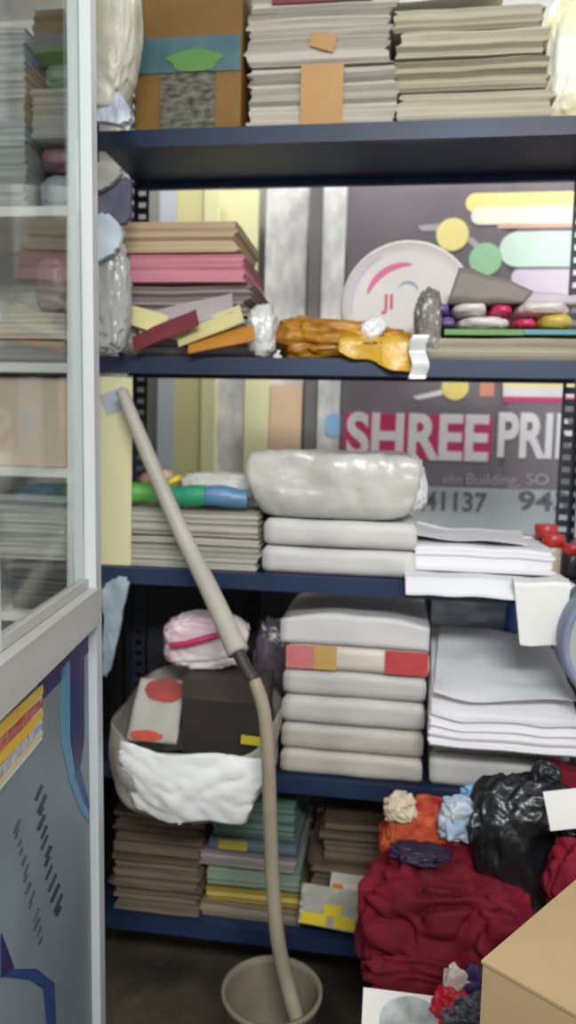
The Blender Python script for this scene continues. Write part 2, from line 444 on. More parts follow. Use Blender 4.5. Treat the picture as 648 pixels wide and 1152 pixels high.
for v_ in bm.verts: v_.co.x *= 0.055*(1+.15*math.sin(v_.co.y*5)); v_.co.y *= 0.022
o = link('printed_leaf', bm, flat('leaf_green', (84, 128, 62)), ct, (0.015, -0.003, zb_+0.022), (math.pi/2, 0, 0)); o['label'] = 'green printed leaf'
o = link('printed_panel', bevel(slab(w*.52, 0.003, zb_-0.004, 1, 1, 1), 0.001, 1), mat('speckled_print', (112, 108, 92), 0.6, 0.2, (40, 40, 120), col2=(40, 44, 34)), ct, (0.0, -0.0015, 0.002)); o['label'] = 'dark speckled printed panel'

G1 = 'paper bundles in the middle of the top shelf'
Mt = [pages('bundle_warm_grey', (190, 182, 170)), pages('bundle_beige', (186, 176, 156)), pages('bundle_sand', (178, 168, 146))]
_, zz = bundle('paper_bundle', 'warm grey paper bundle with brown strap, bottom of middle stack on top shelf', 'paper bundle', 281, 446, 72, 137, Y1, 0.27, z, Mt[0], G1, 1, 0.005)
stz = Z(360, 78, Y1)-z
o = link('strap', bevel(slab(0.085, 0.006, zz-z-0.006, 1, 1, 1), 0.001, 1), mat('brown_tape', (186, 140, 84), 0.5, 0.1), bpy.data.objects[_.name], (0.0, -0.141, 0.002)); o['label'] = 'brown paper strap'
_, zz = bundle('paper_bundle', 'grey paper bundle with brown stain, second up in middle stack on top shelf', 'paper bundle', 280, 440, 12, 66, Y1+0.005, 0.27, zz, Mt[0], G1, 2, 0.004)
o = link('paper_scrap', bevel(slab(0.05, 0.004, 0.03, 1, 1, 1), 0.001, 1), mat('brown_tape', (186, 140, 84)), _, (0.005, -0.137, 0.03), (0, 0.3, 0)); o['label'] = 'small brown paper scrap'
_, zz = bundle('paper_bundle', 'paper bundle with dark red cover at the top of middle stack, top shelf', 'paper bundle', 282, 446, -36, 10, Y1, 0.26, zz, Mt[0], G1, 3, 0.004)
o = link('cover', bevel(slab(0.20, 0.004, 0.03, 1, 1, 1), 0.001, 1), mat('maroon_card', (120, 48, 58)), _, (0.0, -0.133, 0.012)); o['label'] = 'dark red cover'
G2 = 'beige paper bundles on the right of the top shelf'
zz = z
for k, (t, nm) in enumerate(((100, 'bottom'), (63, 'second from bottom'), (30, 'third from bottom'), (4, 'topmost'))):
    _, zz = bundle('paper_bundle', 'beige paper bundle, %s of the right hand stack on the top shelf' % nm, 'paper bundle', 448-(k % 2)*3, 620-k*3, t, t+35, Y1+0.004*(k % 2), 0.28, zz, Mt[1+k % 2], G2, 10+k, 0.004)
o = tag(link('loose_sheet', sheet_bm(0.22, 0.2, lambda x, y: (x, y, 0.004*math.sin(x*20)+0.003), 16, 8), flat('paper_white', (226, 222, 212)), None, (X(500, 5, Y1+.1), Y1+0.10, zz+0.008)), 'white loose sheet lying on the right hand beige stack on the top shelf', 'paper')
cx, w = spanx(612, 690, 70, 1.62)
pk = tag(link('plastic_packet', crumple_bm(w, 0.16, 0.27, 4, 5, 0.10, 2.2, 0.6), plastic('butter_plastic', (236, 226, 160), 0.35, 0.05, (228, 226, 216)), None, (cx, 1.68, z), smooth=True), 'pale yellow and white plastic packet at right end of the top shelf', 'packet')

# ------------------------------------------------------------------ second shelf
z = ZS[1]+0.001; Y2 = 1.58
_, zz = bundle('paper_bundle', 'mauve grey crumpled paper bundle lowest of left stack, second shelf', 'paper bundle', 142, 285, 355, 400, Y2, 0.24, z, pages('mauve_pages', (158, 144, 140)), 'left stack on the second shelf', 21, 0.009, rot=0.03, layers=9)
_, zz = bundle('paper_bundle', 'grey mauve paper bundle under the pink bundle on second shelf', 'paper bundle', 138, 280, 318, 356, Y2+0.01, 0.24, zz, pages('mauve_pages', (176, 160, 158)), 'left stack on the second shelf', 22, 0.006)
_, zz = bundle('paper_bundle', 'pink paper bundle in the left stack on the second shelf', 'paper bundle', 146, 274, 285, 320, Y2+0.004, 0.23, zz, pages('pink_pages', (196, 124, 138), 0.10), 'left stack on the second shelf', 23, 0.0025)
_, zz = bundle('folder_stack', 'tan card folders on top of the pink bundle, second shelf', 'folder', 138, 264, 248, 285, Y2, 0.25, zz, pages('tan_folder', (188, 164, 134), 0.12), 'left stack on the second shelf', 24, 0.003)
def leaning(name, label, px0, py0, px1, py1, Y, wd, th, ma, cat, tilt=0.0, rx=0.0, wav=0.006):
    a, b = P(px0, py0, Y), P(px1, py1, Y); v_ = b-a
    ang = math.atan2(v_.z, v_.x); L_ = v_.length
    o = link(name, slab(L_, wd, th, 20, 8, 2, lambda x, y, zq, i, j, k: (x, y+wav*noise.noise(Vector((x*8, y*6, 1))), zq+wav*noise.noise(Vector((x*9, y*9, 4))))), ma, None, tuple((a+b)/2), (rx, -ang, tilt), smooth=False)
    return tag(o, label, cat)
leaning('loose_sheet', 'cream paper sheaf sticking out sideways below the mauve papers, second shelf', 134, 352, 205, 372, 1.552, 0.05, 0.004, flat('cream_sheet', (208, 196, 140)), 'paper', 0.0, 0.95)
leaning('loose_sheet', 'cream sheet slanting up across the left stack on second shelf', 200, 382, 272, 352, 1.538, 0.05, 0.003, flat('cream_sheet', (208, 196, 140)), 'paper', 0.0, 0.95)
leaning('loose_sheet', 'dark maroon card slanting at the left edge of second shelf stack', 150, 388, 222, 356, 1.524, 0.045, 0.002, mat('maroon_card', (120, 48, 58)), 'card', 0.0, 0.95)
leaning('loose_sheet', 'orange card strip lying at the foot of second shelf left stack', 212, 391, 286, 374, 1.530, 0.04, 0.003, flat('orange_card', (182, 124, 44)), 'card', 0.0, 0.95)
cx, w = spanx(120, 158, 370, 1.545)
tag(link('plastic_packet', crumple_bm(w, 0.08, 0.10, 31, 4, 0.25, 3.0), plastic('clear_grey_plastic', (176, 170, 162), 0.2, 0.1), None, (cx, 1.60, z), smooth=True), 'small crumpled clear plastic packet at the left end of second shelf', 'packet')
cx, w = spanx(276, 308, 365, 1.56)
leaning('loose_sheet', 'grey mauve paper sheaf slanting over the middle of second shelf left stack', 158, 366, 262, 342, 1.562, 0.06, 0.004, mat('mauve_paper', (176, 164, 162), 0.6, 0.08), 'paper', 0.0, 0.95)
tag(link('plastic_packet', crumple_bm(w, 0.08, 0.11, 32, 4, 0.25, 3.4), plastic('clear_plastic', (214, 212, 206), 0.12, 0.1), None, (cx, 1.60, z), smooth=True), 'shiny clear plastic packet between pink stack and mustard bag', 'packet')
# mustard cloth bag draped over the lip
bagM = plastic('mustard_plastic', (198, 140, 30), 0.35, 0.2, (146, 92, 22), 0.6)
def mshape(q):
    q.z = q.z*(0.85+0.25*math.sin(q.x*22+1)); 
    t = max(0, (q.x-0.02)/0.16)
    if q.y < -0.04:   # front skirt hangs over the shelf lip on the right
        e = (-0.04-q.y); q.z -= min(1, t)*e*0.9
        q.y -= 0.4*e
    return q
cx, w = spanx(306, 462, 385, 1.60)
M0 = link('plastic_bag', crumple_bm(w, 0.17, 0.10, 8, 5, 0.22, 2.4, 0.7, True, 0.7, lambda q: Vector((q.x, q.y, q.z*(1.0-0.30*(q.x/w+.5))))), bagM, None, (cx, 1.655, z), smooth=True)
tag(M0, 'crumpled mustard yellow plastic bag spilling over the second shelf lip', 'bag')
# hanging flap of that bag
pa, pb = P(385, 385, 1.535), P(472, 424, 1.535)
def flapfn(x, y):
    u = x/0.17+.5; dp = y/0.13+.5
    drop = 0.018+0.045*u
    yy = 0.10*(1-dp)
    if dp > .45: e = (dp-.45)/.55; return (x, -0.012-0.006*math.sin(x*60)*e, 0.028-drop*e*1.1-0.004*math.sin(x*80))
    return (x, 0.055*(1-dp/.45)-0.012, 0.028+0.012*math.sin(dp/.45*3)+0.005*math.sin(x*70))
o = link('flap', sheet_bm(0.17, 0.13, flapfn, 30, 20, 0.002), plastic('yellow_plastic', (222, 170, 36), 0.35, 0.12), M0, Vector(((pa.x+pb.x)/2, 1.547, z))-Vector(M0.location), smooth=True); o['label'] = 'brighter yellow flap'
cx, w = spanx(412, 440, 370, 1.57)
tag(link('foil_or_glint', crumple_bm(0.05, 0.02, 0.04, 41, 4, 0.3, 2.5), plastic('film_or_glint', (225, 224, 222), 0.15, 0.08), None, (X(425, 372, 1.56), 1.575, z+0.045), (0, -0.5, 0.2), True), 'white glint modelled as a scrap on the mustard bag', 'wrapper')  # small bright lump stands in for glints on the mustard plastic
o = link('foil_or_glint', sheet_bm(0.034, 0.085, lambda x, y: (x+0.004*math.sin(y*90), -0.004*math.sin(y*130)-(0.0), -y), 8, 24, 0.0015), plastic('film_or_glint', (225, 224, 222), 0.15, 0.08), None, (X(471, 405, 1.525), 1.522, Z(471, 402, 1.525)), smooth=True)
tag(o, 'silvery white film strip hanging over the lip at end of mustard bag', 'wrapper')

# round white disc standing at the back
dc = P(458, 342, 1.80); dr = 0.155
dsk = empty('round_plate', 'round white disc with pink arc standing upright on the second shelf', 'plate', (dc.x, 1.80, z), (math.radians(-8), 0, 0))
link('disc', lathe_bm([(0, -0.004), (dr*.97, -0.004), (dr, 0.0), (dr*.97, 0.006), (dr*.80, 0.003), (0, 0.003)], 72), mat('white_disc', (218, 209, 204), 0.4, 0.03), dsk, (0, 0, dr), (math.pi/2, 0, 0), True)
def arc(r0, r1, a0, a1, ma, nm, lab=None, off=(0, 0)):
    bm = bmesh.new(); n = 24; I = []; O = []
    for k in range(n+1):
        t = math.radians(a0+(a1-a0)*k/n); tp = math.sin(math.pi*k/n)**.5 if True else 1
        rm = (r0+r1)/2; hw = (r1-r0)/2*max(.15, tp)
        I.append(bm.verts.new(((rm-hw)*math.cos(t), (rm-hw)*math.sin(t), 0))); O.append(bm.verts.new(((rm+hw)*math.cos(t), (rm+hw)*math.sin(t), 0)))
    fs = [bm.faces.new((I[k], I[k+1], O[k+1], O[k])) for k in range(n)]
    g = bmesh.ops.extrude_face_region(bm, geom=fs); bmesh.ops.translate(bm, verts=[q for q in g['geom'] if isinstance(q, bmesh.types.BMVert)], vec=(0, 0, 0.001))
    o = link(nm, bm, ma, dsk, (off[0], -0.0035, dr+off[1]), (math.pi/2, 0, 0)); 
    if lab: o['label'] = lab
arc(0.088, 0.104, 85, 165, flat('pink_ink', (220, 110, 150)), 'printed_arc', 'pink printed arc')
arc(0.125, 0.135, 120, 190, flat('lilac_grey_ink', (200, 192, 206)), 'printed_arc', 'pale lilac printed arc')
arc(0.020, 0.027, 10, 150, flat('blue_ink', (150, 165, 190)), 'printed_arc', 'pale blue printed arc', (0.0, 0.03))
text_mesh('printed_mark', 'JI', 0.05, flat('red_ink', (206, 84, 104)), dsk, (-0.055, -0.0042, dr-0.01), bold=0.001)

# right stack on the second shelf
_, zz = bundle('paper_bundle', 'tan paper bundle at the bottom of right stack, second shelf', 'paper bundle', 480, 664, 378, 405, Y2, 0.26, z, pages('tan_pages', (170, 160, 140)), None, 51, 0.003)
cx, w = spanx(500, 668, 374, Y2)
gf = tag(link('file_folder', bevel(slab(w, 0.25, 0.011, 1, 1, 1), 0.003, 1), flat('green_file', (88, 140, 64), 0.4), None, (cx, Y2+0.125, zz+0.002)), 'green plastic file lying on the tan bundle, second shelf', 'folder')
o = link('spine_label', bevel(slab(w*.45, 0.003, 0.009, 1, 1, 1), 0.0008, 1), flat('teal_file', (80, 140, 160), 0.4), gf, (w*.27, -0.127, 0.001)); o['label'] = 'teal half of the file edge'
zz += 0.014
def pk2(label, px0, px1, py0, py1, z0, ma, seed, d=0.2, cat='packet', name='cloth_packet', Y=Y2):
    cx, w = spanx(px0, px1, (py0+py1)/2, Y); h = Z((px0+px1)/2, py0, Y)-Z((px0+px1)/2, py1, Y)
    o = tag(link(name, crumple_bm(w, d, h, seed, 4, 0.10, 2.2, 0.45, True, .4), ma, None, (cx, Y+d/2, z0), smooth=True), label, cat, 'folded packets on the green file')
    return o, z0+h*0.98
Mpur = plastic('purple_plastic', (112, 84, 140), 0.35, 0.1); Mwp = plastic('milk_plastic', (222, 212, 206), 0.3, 0.08); Mmg = plastic('crimson_plastic', (206, 46, 98), 0.35, 0.1); Myp = plastic('corn_plastic', (210, 180, 84), 0.35, 0.1)
z1 = zz
_, z2 = pk2('purple folded packet at left end just above the green file', 493, 514, 357, 373, z1, Mpur, 61)
pk2('white folded packet right of the lower purple one, second shelf', 514, 578, 356, 373, z1, Mwp, 62)
pk2('crimson folded packet right of the lower white one, second shelf', 578, 607, 358, 373, z1, Mmg, 63)
pk2('yellow folded packet at the right end above the green file', 607, 650, 352, 373, z1, Myp, 64)
pk2('purple folded packet in the upper row on the second shelf', 486, 508, 340, 356, z2, Mpur, 65)
pk2('white folded packet in the upper row on the second shelf', 508, 552, 339, 356, z2, Mwp, 66)
pk2('crimson folded packet in the upper row on the second shelf', 552, 580, 341, 356, z2, Mmg, 67)
pk2('white folded packet at the right end of the upper row', 580, 648, 338, 355, z2+.002, Mwp, 68)
z3 = Z(560, 340, Y2)
cx, w = spanx(505, 590, 320, Y2)
tag(link('folded_sheet', slab(w, 0.2, 0.07, 24, 10, 4, lambda x, y, zq, i, j, k: (x+0.02*zq/.07, y, zq*(1-0.75*max(0, (x/w+.35)))+0.006*noise.noise(Vector((x*20, y*20, 2))) if k else 0.0)), mat('brown_grey_sheet', (128, 116, 108), 0.5, 0.1, (8, 8, 8)), None, (cx, Y2+0.11, z3), smooth=True), 'brown grey folded sheet lying on top of the right stack, second shelf', 'sheet')
cx, w = spanx(574, 645, 328, Y2)
tag(link('folded_sheet', slab(w, 0.18, 0.03, 20, 8, 3, lambda x, y, zq, i, j, k: (x, y, zq*(1-0.5*(x/w+.5))+0.004*noise.noise(Vector((x*20, y*20, 2))) if k else 0.0)), mat('mauve_sheet', (196, 180, 188), 0.5, 0.08, (8, 8, 8)), None, (cx+0.015, Y2+0.11, z3), smooth=True), 'pale mauve folded sheet at the right of the top of second shelf stack', 'sheet')
cx, w = spanx(474, 506, 345, Y2)
tag(link('plastic_packet', crumple_bm(w, 0.14, 0.145, 71, 5, 0.2, 3.0, .7), plastic('smoky_plastic', (150, 144, 134), 0.18, 0.2), None, (cx-0.012, Y2+0.06, z), smooth=True), 'smoky clear plastic wrap crumpled against left side of right stack, second shelf', 'packet')

# ------------------------------------------------------------------ third shelf
z = ZS[2]+0.001; Y3 = 1.575
Mcl = pages('clay_pages', (178, 172, 160)); 
_, zz = bundle('paper_bundle', 'grey beige paper bundle at the left end of third shelf, lower', 'paper bundle', 131, 291, 603, 636, Y3, 0.27, z, Mcl, 'left stack on the third shelf', 81, 0.003)
_, zz = bundle('paper_bundle', 'grey beige paper bundle under the green and blue roll', 'paper bundle', 137, 291, 572, 604, Y3+0.003, 0.26, zz, Mcl, 'left stack on the third shelf', 82, 0.003)
a, b = P(140, 556, 1.60), P(278, 562, 1.60)
rl = empty('rolled_packet', 'green and blue plastic roll lying on the left stack, third shelf', 'packet', ((a.x+b.x)/2, 1.60, zz+0.026))
L_ = b.x-a.x
def rollseg(u0, u1, ma, lab, seed):
    pts = [(-L_/2+L_*(u0+(u1-u0)*k/6), 0.006*math.sin((u0+(u1-u0)*k/6)*7), 0.003*math.sin((u0+(u1-u0)*k/6)*11)) for k in range(7)]
    bm = tube_bm(pts, lambda t: 0.0225+0.0015*math.sin(seed+t*7), 18, 4)
    o = link('segment', bm, ma, rl, (0, 0, 0), smooth=True); o['label'] = lab
rollseg(0, .30, plastic('bright_green_plastic', (106, 178, 84), 0.4, 0.08), 'bright green end', 1)
rollseg(.30, .68, plastic('teal_green_plastic', (52, 150, 112), 0.4, 0.08), 'teal green middle', 3)
rollseg(.68, 1.0, plastic('steel_blue_plastic', (92, 132, 166), 0.4, 0.08), 'blue end', 5)
cx, w = spanx(196, 296, 540, 1.66)
tag(link('tissue_wrap', crumple_bm(w, 0.12, 0.075, 83, 5, 0.15, 2.6, .6), plastic('tissue_white', (214, 212, 204), 0.45, 0.05), None, (cx, 1.715, zz), smooth=True), 'white tissue wrap lying behind the green and blue roll', 'wrapper')
tag(link('paper_scrap', crumple_bm(0.075, 0.05, 0.03, 84, 4, 0.2, 2.6), flat('salmon_paper', (204, 168, 150)), None, (X(178, 536, 1.66), 1.66, zz+0.046), (0, -0.2, 0.2), True), 'salmon paper scrap behind the green end of the roll, third shelf', 'paper')
tag(link('paper_scrap', crumple_bm(0.035, 0.04, 0.016, 85, 4, 0.2, 2.6), flat('yellow_paper', (222, 200, 60)), None, (X(198, 536, 1.63), 1.63, zz+0.05), (0, -0.5, 0.2), True), 'tiny yellow paper scrap above the green roll, third shelf', 'paper')

MW = [mat('ream_white', (206, 202, 198), 0.5, 0.07, (7, 7, 7), 0.15, 30), mat('ream_grey', (196, 192, 186), 0.5, 0.08, (7, 7, 7), 0.15, 30), mat('ream_warm', (190, 183, 172), 0.5, 0.08, (7, 7, 7), 0.15, 30)]
_, zz = ream('paper_ream', 'white paper ream at the bottom of middle stack, third shelf', 'paper ream', 296, 467, 616, 648, Y3, 0.29, z, MW[0], 'reams in the middle of the third shelf', 91)
_, zz = ream('paper_ream', 'white paper ream directly under the big plastic wrapped bundle', 'paper ream', 298, 468, 584, 616, Y3, 0.29, zz, MW[0], 'reams in the middle of the third shelf', 92)
cx, w = spanx(272, 478, 545, Y3)
hh = Z(375, 506, Y3)-zz
def bigfn(x, y, zq, i, j, k):
    u = 2*x/w; v = 2*zq/hh-1; e = 2*y/0.27; t = zq/hh
    q = Vector((x*16, y*16, zq*20))
    dist, _ = noise.voronoi(q*.8+Vector((3, 1, 7)))
    n = 0.007*noise.noise(q*.7)+0.006*min(.5, dist[1]-dist[0])-0.003*abs(noise.noise(q*2.2))
    x2 = x*(1-0.06*abs(v)**5-0.03*abs(e)**6)*(1-0.10*(1-t)**2) + n*math.copysign(1, x)*abs(u)**3
    y2 = y*(1-0.08*abs(v)**5-0.05*abs(u)**6) - n*(e < 0)*abs(e)**3
    z2 = hh/2+(zq-hh/2)*(1-0.16*abs(u)**6-0.06*abs(e)**6)
    z2 += (n-.004)*t
    return (x2, y2, max(0, z2-0.0*t) if k else 0.0+hh*.5*0.14*abs(u)**6)
big = tag(link('wrapped_bundle', slab(w*.97, 0.27, hh, 44, 26, 18, bigfn), plastic('cloudy_plastic', (196, 192, 184), 0.3, 0.05, (172, 168, 160), 0.35), None, (cx, Y3+0.13, zz), smooth=True), 'large cloudy plastic wrapped paper bundle on the middle reams, third shelf', 'paper bundle')
o = link('loose_wrap', crumple_bm(0.07, 0.10, hh*.85, 94, 5, 0.22, 3.4, .7), plastic('film_white', (214, 212, 212), 0.15, 0.08), big, (w*.445, -0.04, 0.012), (0, -.15, 0), True); o['label'] = 'loose shiny plastic wrap'

# loose white sheets, third shelf right
def pile(px0, px1, py0, py1, Y, d, z0, seed, label, ma, fn2=None, cat='paper', name='paper_stack', rot=0, nz=10, h=None):
    cx, w = spanx(px0, px1, (py0+py1)/2, Y)
    if h is None: h = Z((px0+px1)/2, py0, Y)-z0
    R = random.Random(seed); off = [(R.gauss(0, .004), R.gauss(0, .004)) for _ in range(nz+1)]
    def fn(x, y, zq, i, j, k):
        q = (x+off[k][0], y+off[k][1], zq)
        return fn2(q, w, d, h) if fn2 else q
    o = link(name, slab(w, d, h, 24, 20, nz, fn), ma, None, (cx, Y+d/2, z0), (0, 0, rot))
    return tag(o, label, cat), z0+h
Mpw = pages('sheet_white', (226, 222, 226), 0.05, 0.6)
Mpw2 = mat('sheet_white_flat', (228, 226, 230), 0.55, 0.03, (5, 5, 5))
def slope1(q, w, d, h):
    x, y, zq = q; t = zq/h
    u = x/w+.5
    return (x - (0.03*(1-u))*0 , y, zq*(1.0-0.10*max(0, u-.5)) + t*0.004*noise.noise(Vector((x*14, y*12, 0))))
_, zz = pile(464, 622, 614, 660, 1.60, 0.25, z+0.017, 101, 'loose white paper stack at the right of the third shelf', Mpw, slope1)
def topfn(x, y): return (x, y, 0.006*noise.noise(Vector((x*12, y*10, 3)))+0.014*max(0, -x/0.15)**2 + 0.006+0.02*max(0, y))
tag(link('paper_sheet', sheet_bm(0.24, 0.23, topfn), Mpw2, None, (X(528, 600, 1.68), 1.715, zz+0.002), (0, 0, -0.1)), 'single white sheet on top of the loose stack, third shelf', 'paper')
# sheets sliding over the lip
def overfn(x, y):
    f = -y   # towards the front
    over = max(0, f-0.092)
    return (x, y+over*.05, -over*0.95 + 0.004*noise.noise(Vector((x*16, y*10, 8))) - 0.006*max(0, x/.15))
o = link('paper_sheet', sheet_bm(0.34, 0.24, overfn, 30, 24, 0.006), Mpw2, None, (X(548, 660, 1.56), 1.63, z+0.0075), (0, 0, 0.05)); tag(o, 'white sheets fanned forward over the third shelf lip, under the loose stack', 'paper')
def dogfn(x, y):
    f = -y; over = max(0, f-0.010)
    return (x*(1-0.25*over/.04)+0.10*over, y+over*.72, -over*3.0+0.003*math.sin(x*50))
o = link('paper_sheet', sheet_bm(0.105, 0.10, dogfn, 16, 24, 0.002), flat('sheet_ivory', (228, 226, 220)), None, (X(611, 655, 1.50), 1.513, z+0.0165), (0, 0, -0.12)); tag(o, 'white sheet corner hanging down over the lip at the right, third shelf', 'paper')

# red capped bottles, third shelf right end
def bottle(label, px, py, Y, s, capm, bodym):
    c = P(px, py, Y); hB = c.z-z
    b = empty('small_bottle', label, 'bottle', (c.x, Y, z), group='red topped bottles on the third shelf')
    link('body', lathe_bm([(0, 0), (s*.95, 0), (s, .006), (s, hB*.62), (s*.8, hB*.74), (s*.62, hB*.80), (s*.62, hB*.84), (0, hB*.84)], 28), bodym, b, (0, 0, 0), smooth=True)
    link('cap', lathe_bm([(0, hB*.70), (s*.95, hB*.70), (s*1.0, hB*.98), (s*.9, hB), (0, hB)], 28), capm, b, (0, 0, 0), smooth=True)
redc = plastic('red_cap', (196, 52, 46), 0.35, 0.08, None, 0.1)
bottle('red capped bottle at the back, right end of the third shelf', 615, 590, 1.78, 0.026, redc, flat('bottle_black', (40, 40, 46), 0.3))
bottle('red capped bottle in front of the perforated post, third shelf', 623, 601, 1.72, 0.024, redc, flat('bottle_beige', (190, 172, 150), 0.3))
bottle('red capped bottle nearest the right edge of the third shelf', 645, 612, 1.70, 0.024, redc, flat('bottle_black', (40, 40, 46), 0.3))

# ------------------------------------------------------------------ fourth shelf
z = ZS[3]+0.001; Y4 = 1.57
G4 = 'reams stacked in the middle of the fourth shelf'
zz = z
for k, (t, lab, mm) in enumerate(((848, 'warm white paper ream at the bottom of the tall stack, fourth shelf', MW[2]), (817, 'warm white paper ream second from bottom, fourth shelf', MW[2]), (786, 'pale ream third from bottom with shiny wrap, fourth shelf', MW[1]), (756, 'pale ream just below the red and white printed packet', MW[1]))):
    _, zz = ream('paper_ream', lab, 'paper ream', 316+k, 474+k*1.5, t, t+31, Y4+0.003*(k % 2), 0.29, zz, mm, G4, 110+k)
o, zz2 = ream('paper_ream', 'red and white printed packet in the tall stack, fourth shelf', 'paper ream', 322, 482, 727, 756, Y4, 0.29, zz, mat('cream_wrap', (214, 200, 188), 0.4, 0.08), G4, 116)
Mrw = plastic('red_print', (200, 72, 72), 0.35, 0.12, None, 0.2)
hh = zz2-zz
for (u0, u1, mm, lb) in ((-.5, -.30, plastic('rose_print', (212, 120, 122), 0.35, .1), 'rose printed patch'), (-.30, -.14, plastic('gold_print', (200, 160, 90), 0.35, .1), 'gold printed patch'), (.2, .5, Mrw, 'red printed patch')):
    wv = (X(482, 740, Y4)-X(322, 740, Y4))
    q = link('printed_patch', bevel(slab((u1-u0)*wv, 0.004, hh*.86, 1, 1, 1), 0.001, 1), mm, o, ((u0+u1)/2*wv, -0.1475, hh*.05)); q['label'] = lb
def drape(x, y, zq, i, j, k): return (x*(1.0+0.03*math.sin(x*30)), y+0.004*noise.noise(Vector((x*15, zq*15, 2))), zq+(0.006*noise.noise(Vector((x*10, y*10, 6)))-0.012*(abs(2*x/0.3))**3)*(k/6) if k else 0)
cx, w = spanx(318, 486, 710, Y4)
hh = Z(400, 694, Y4)-zz2
tag(link('paper_ream', slab(w, 0.29, hh, 20, 12, 6, drape), mat('ream_top', (206, 202, 202), 0.5, 0.04, (5, 5, 5), .1), None, (cx, Y4+0.143, zz2), smooth=True), 'white wrapped ream on top of the tall stack, fourth shelf', 'paper ream', G4)

# right: white ream, tan bundle, fanned loose sheets
_, zr = ream('paper_ream', 'white paper ream at the bottom right of fourth shelf', 'paper ream', 484, 652, 853, 886, Y4, 0.29, z, MW[0], None, 120)
_, zr = bundle('paper_bundle', 'brown grey paper bundle on the bottom right ream, fourth shelf', 'paper bundle', 486, 650, 828, 853, Y4, 0.28, zr, pages('brown_grey_pages', (150, 138, 124)), None, 121, 0.004)
yb, yf = 1.84, 1.49
zb = Z(540, 708, yb)
def fan(q, w, d, h):
    x, y, zq = q; t = zq/h
    v = min(1.05, max(0.0, y/d+.5))   # 0 front .. 1 back
    ztop = (0.070 + (zb-zr-0.070)*(v**0.85))
    fr = max(0, 0.28-v)/.28
    xl = -w/2; u = x/w+.5
    wd = 1.08-0.26*v
    x2 = min(xl + u*w*wd + 0.012*v, 0.372-cx)
    droop = fr*fr*(0.010+0.016*noise.noise(Vector((x*9, 0, 5))))
    z2 = ztop*t + t*0.005*noise.noise(Vector((x*16, y*16, 1))) - droop
    lowz = 0.0
    z2 += droop*(1-t)*0.8
    return (x2, y, max(z2, 0.001) if v > 0.24 else z2)
cx, w = spanx(484, 648, 805, yf)
o = link('paper_stack', slab(w, yb-yf, 0.06, 30, 30, 12, lambda x, y, zq, i, j, k: fan((x+0.003*math.sin(k*2.3), y-0.006*math.sin(k*1.7), zq), w, yb-yf, 0.06)), Mpw, None, (cx, (yb+yf)/2, zr)); tag(o, 'large stack of loose white sheets sliding forward, fourth shelf right', 'paper')
def fan2(x, y):
    v = y/(0.30)+.5
    return (min(x*(1.12-0.25*v), 0.355-cx), y, 0.074+(zb-zr-0.070)*(max(0.0, v*.86+.02)**0.85)+0.008*noise.noise(Vector((x*12, y*10, 9)))+0.022*max(0, .25-v)*4*(.5+.5*math.sin(x*24)))
o = link('paper_sheet', sheet_bm(w*.96, 0.30, fan2, 26, 26, 0.0012), Mpw2, None, (cx+0.012, 1.655, zr+0.012), (0, 0, 0.02)); tag(o, 'curled white sheet lying on top of the sliding stack, fourth shelf', 'paper')
# things at the back right
cx, w = spanx(486, 582, 690, 1.852)
z9 = Z(530, 712, 1.852)
gb = tag(link('carton', bevel(slab(w, 0.028, Z(530, 660, 1.852)-z, 1, 1, 1), 0.003), mat('blue_grey_card', (196, 200, 206), 0.6, 0.14, (14, 14, 40), col2=(140, 150, 164)), None, (cx, 1.866, z)), 'flat blue grey carton standing at the back of the fourth shelf', 'box')
cx, w = spanx(584, 652, 720, 1.80)
tag(link('plastic_bag', crumple_bm(0.085, 0.05, 0.29, 130, 5, 0.05, 2.0, 0.45), plastic('royal_blue_plastic', (40, 92, 190), 0.3, 0.2, (28, 56, 120)), None, (0.315, 1.825, zr), smooth=True), 'royal blue plastic bag standing behind the sliding white sheets, fourth shelf', 'bag')
tag(link('board', bevel(slab(0.30, 0.012, 0.36, 1, 1, 1), 0.002, 1), mat('charcoal_board', (44, 44, 48), 0.7, 0.2, (14, 14, 14)), None, (X(230, 700, 1.87), 1.872, z)), 'charcoal board standing at the back left of the fourth shelf', 'board')
tag(link('folder', bevel(slab(0.13, 0.01, 0.26, 1, 1, 1), 0.002, 1), mat('slate_folder', (92, 90, 92), 0.7, 0.15, (14, 14, 14)), None, (X(318, 690, 1.85), 1.85, z), (math.radians(-3), 0, 0)), 'dark grey folder standing behind the pink packet, fourth shelf', 'folder')

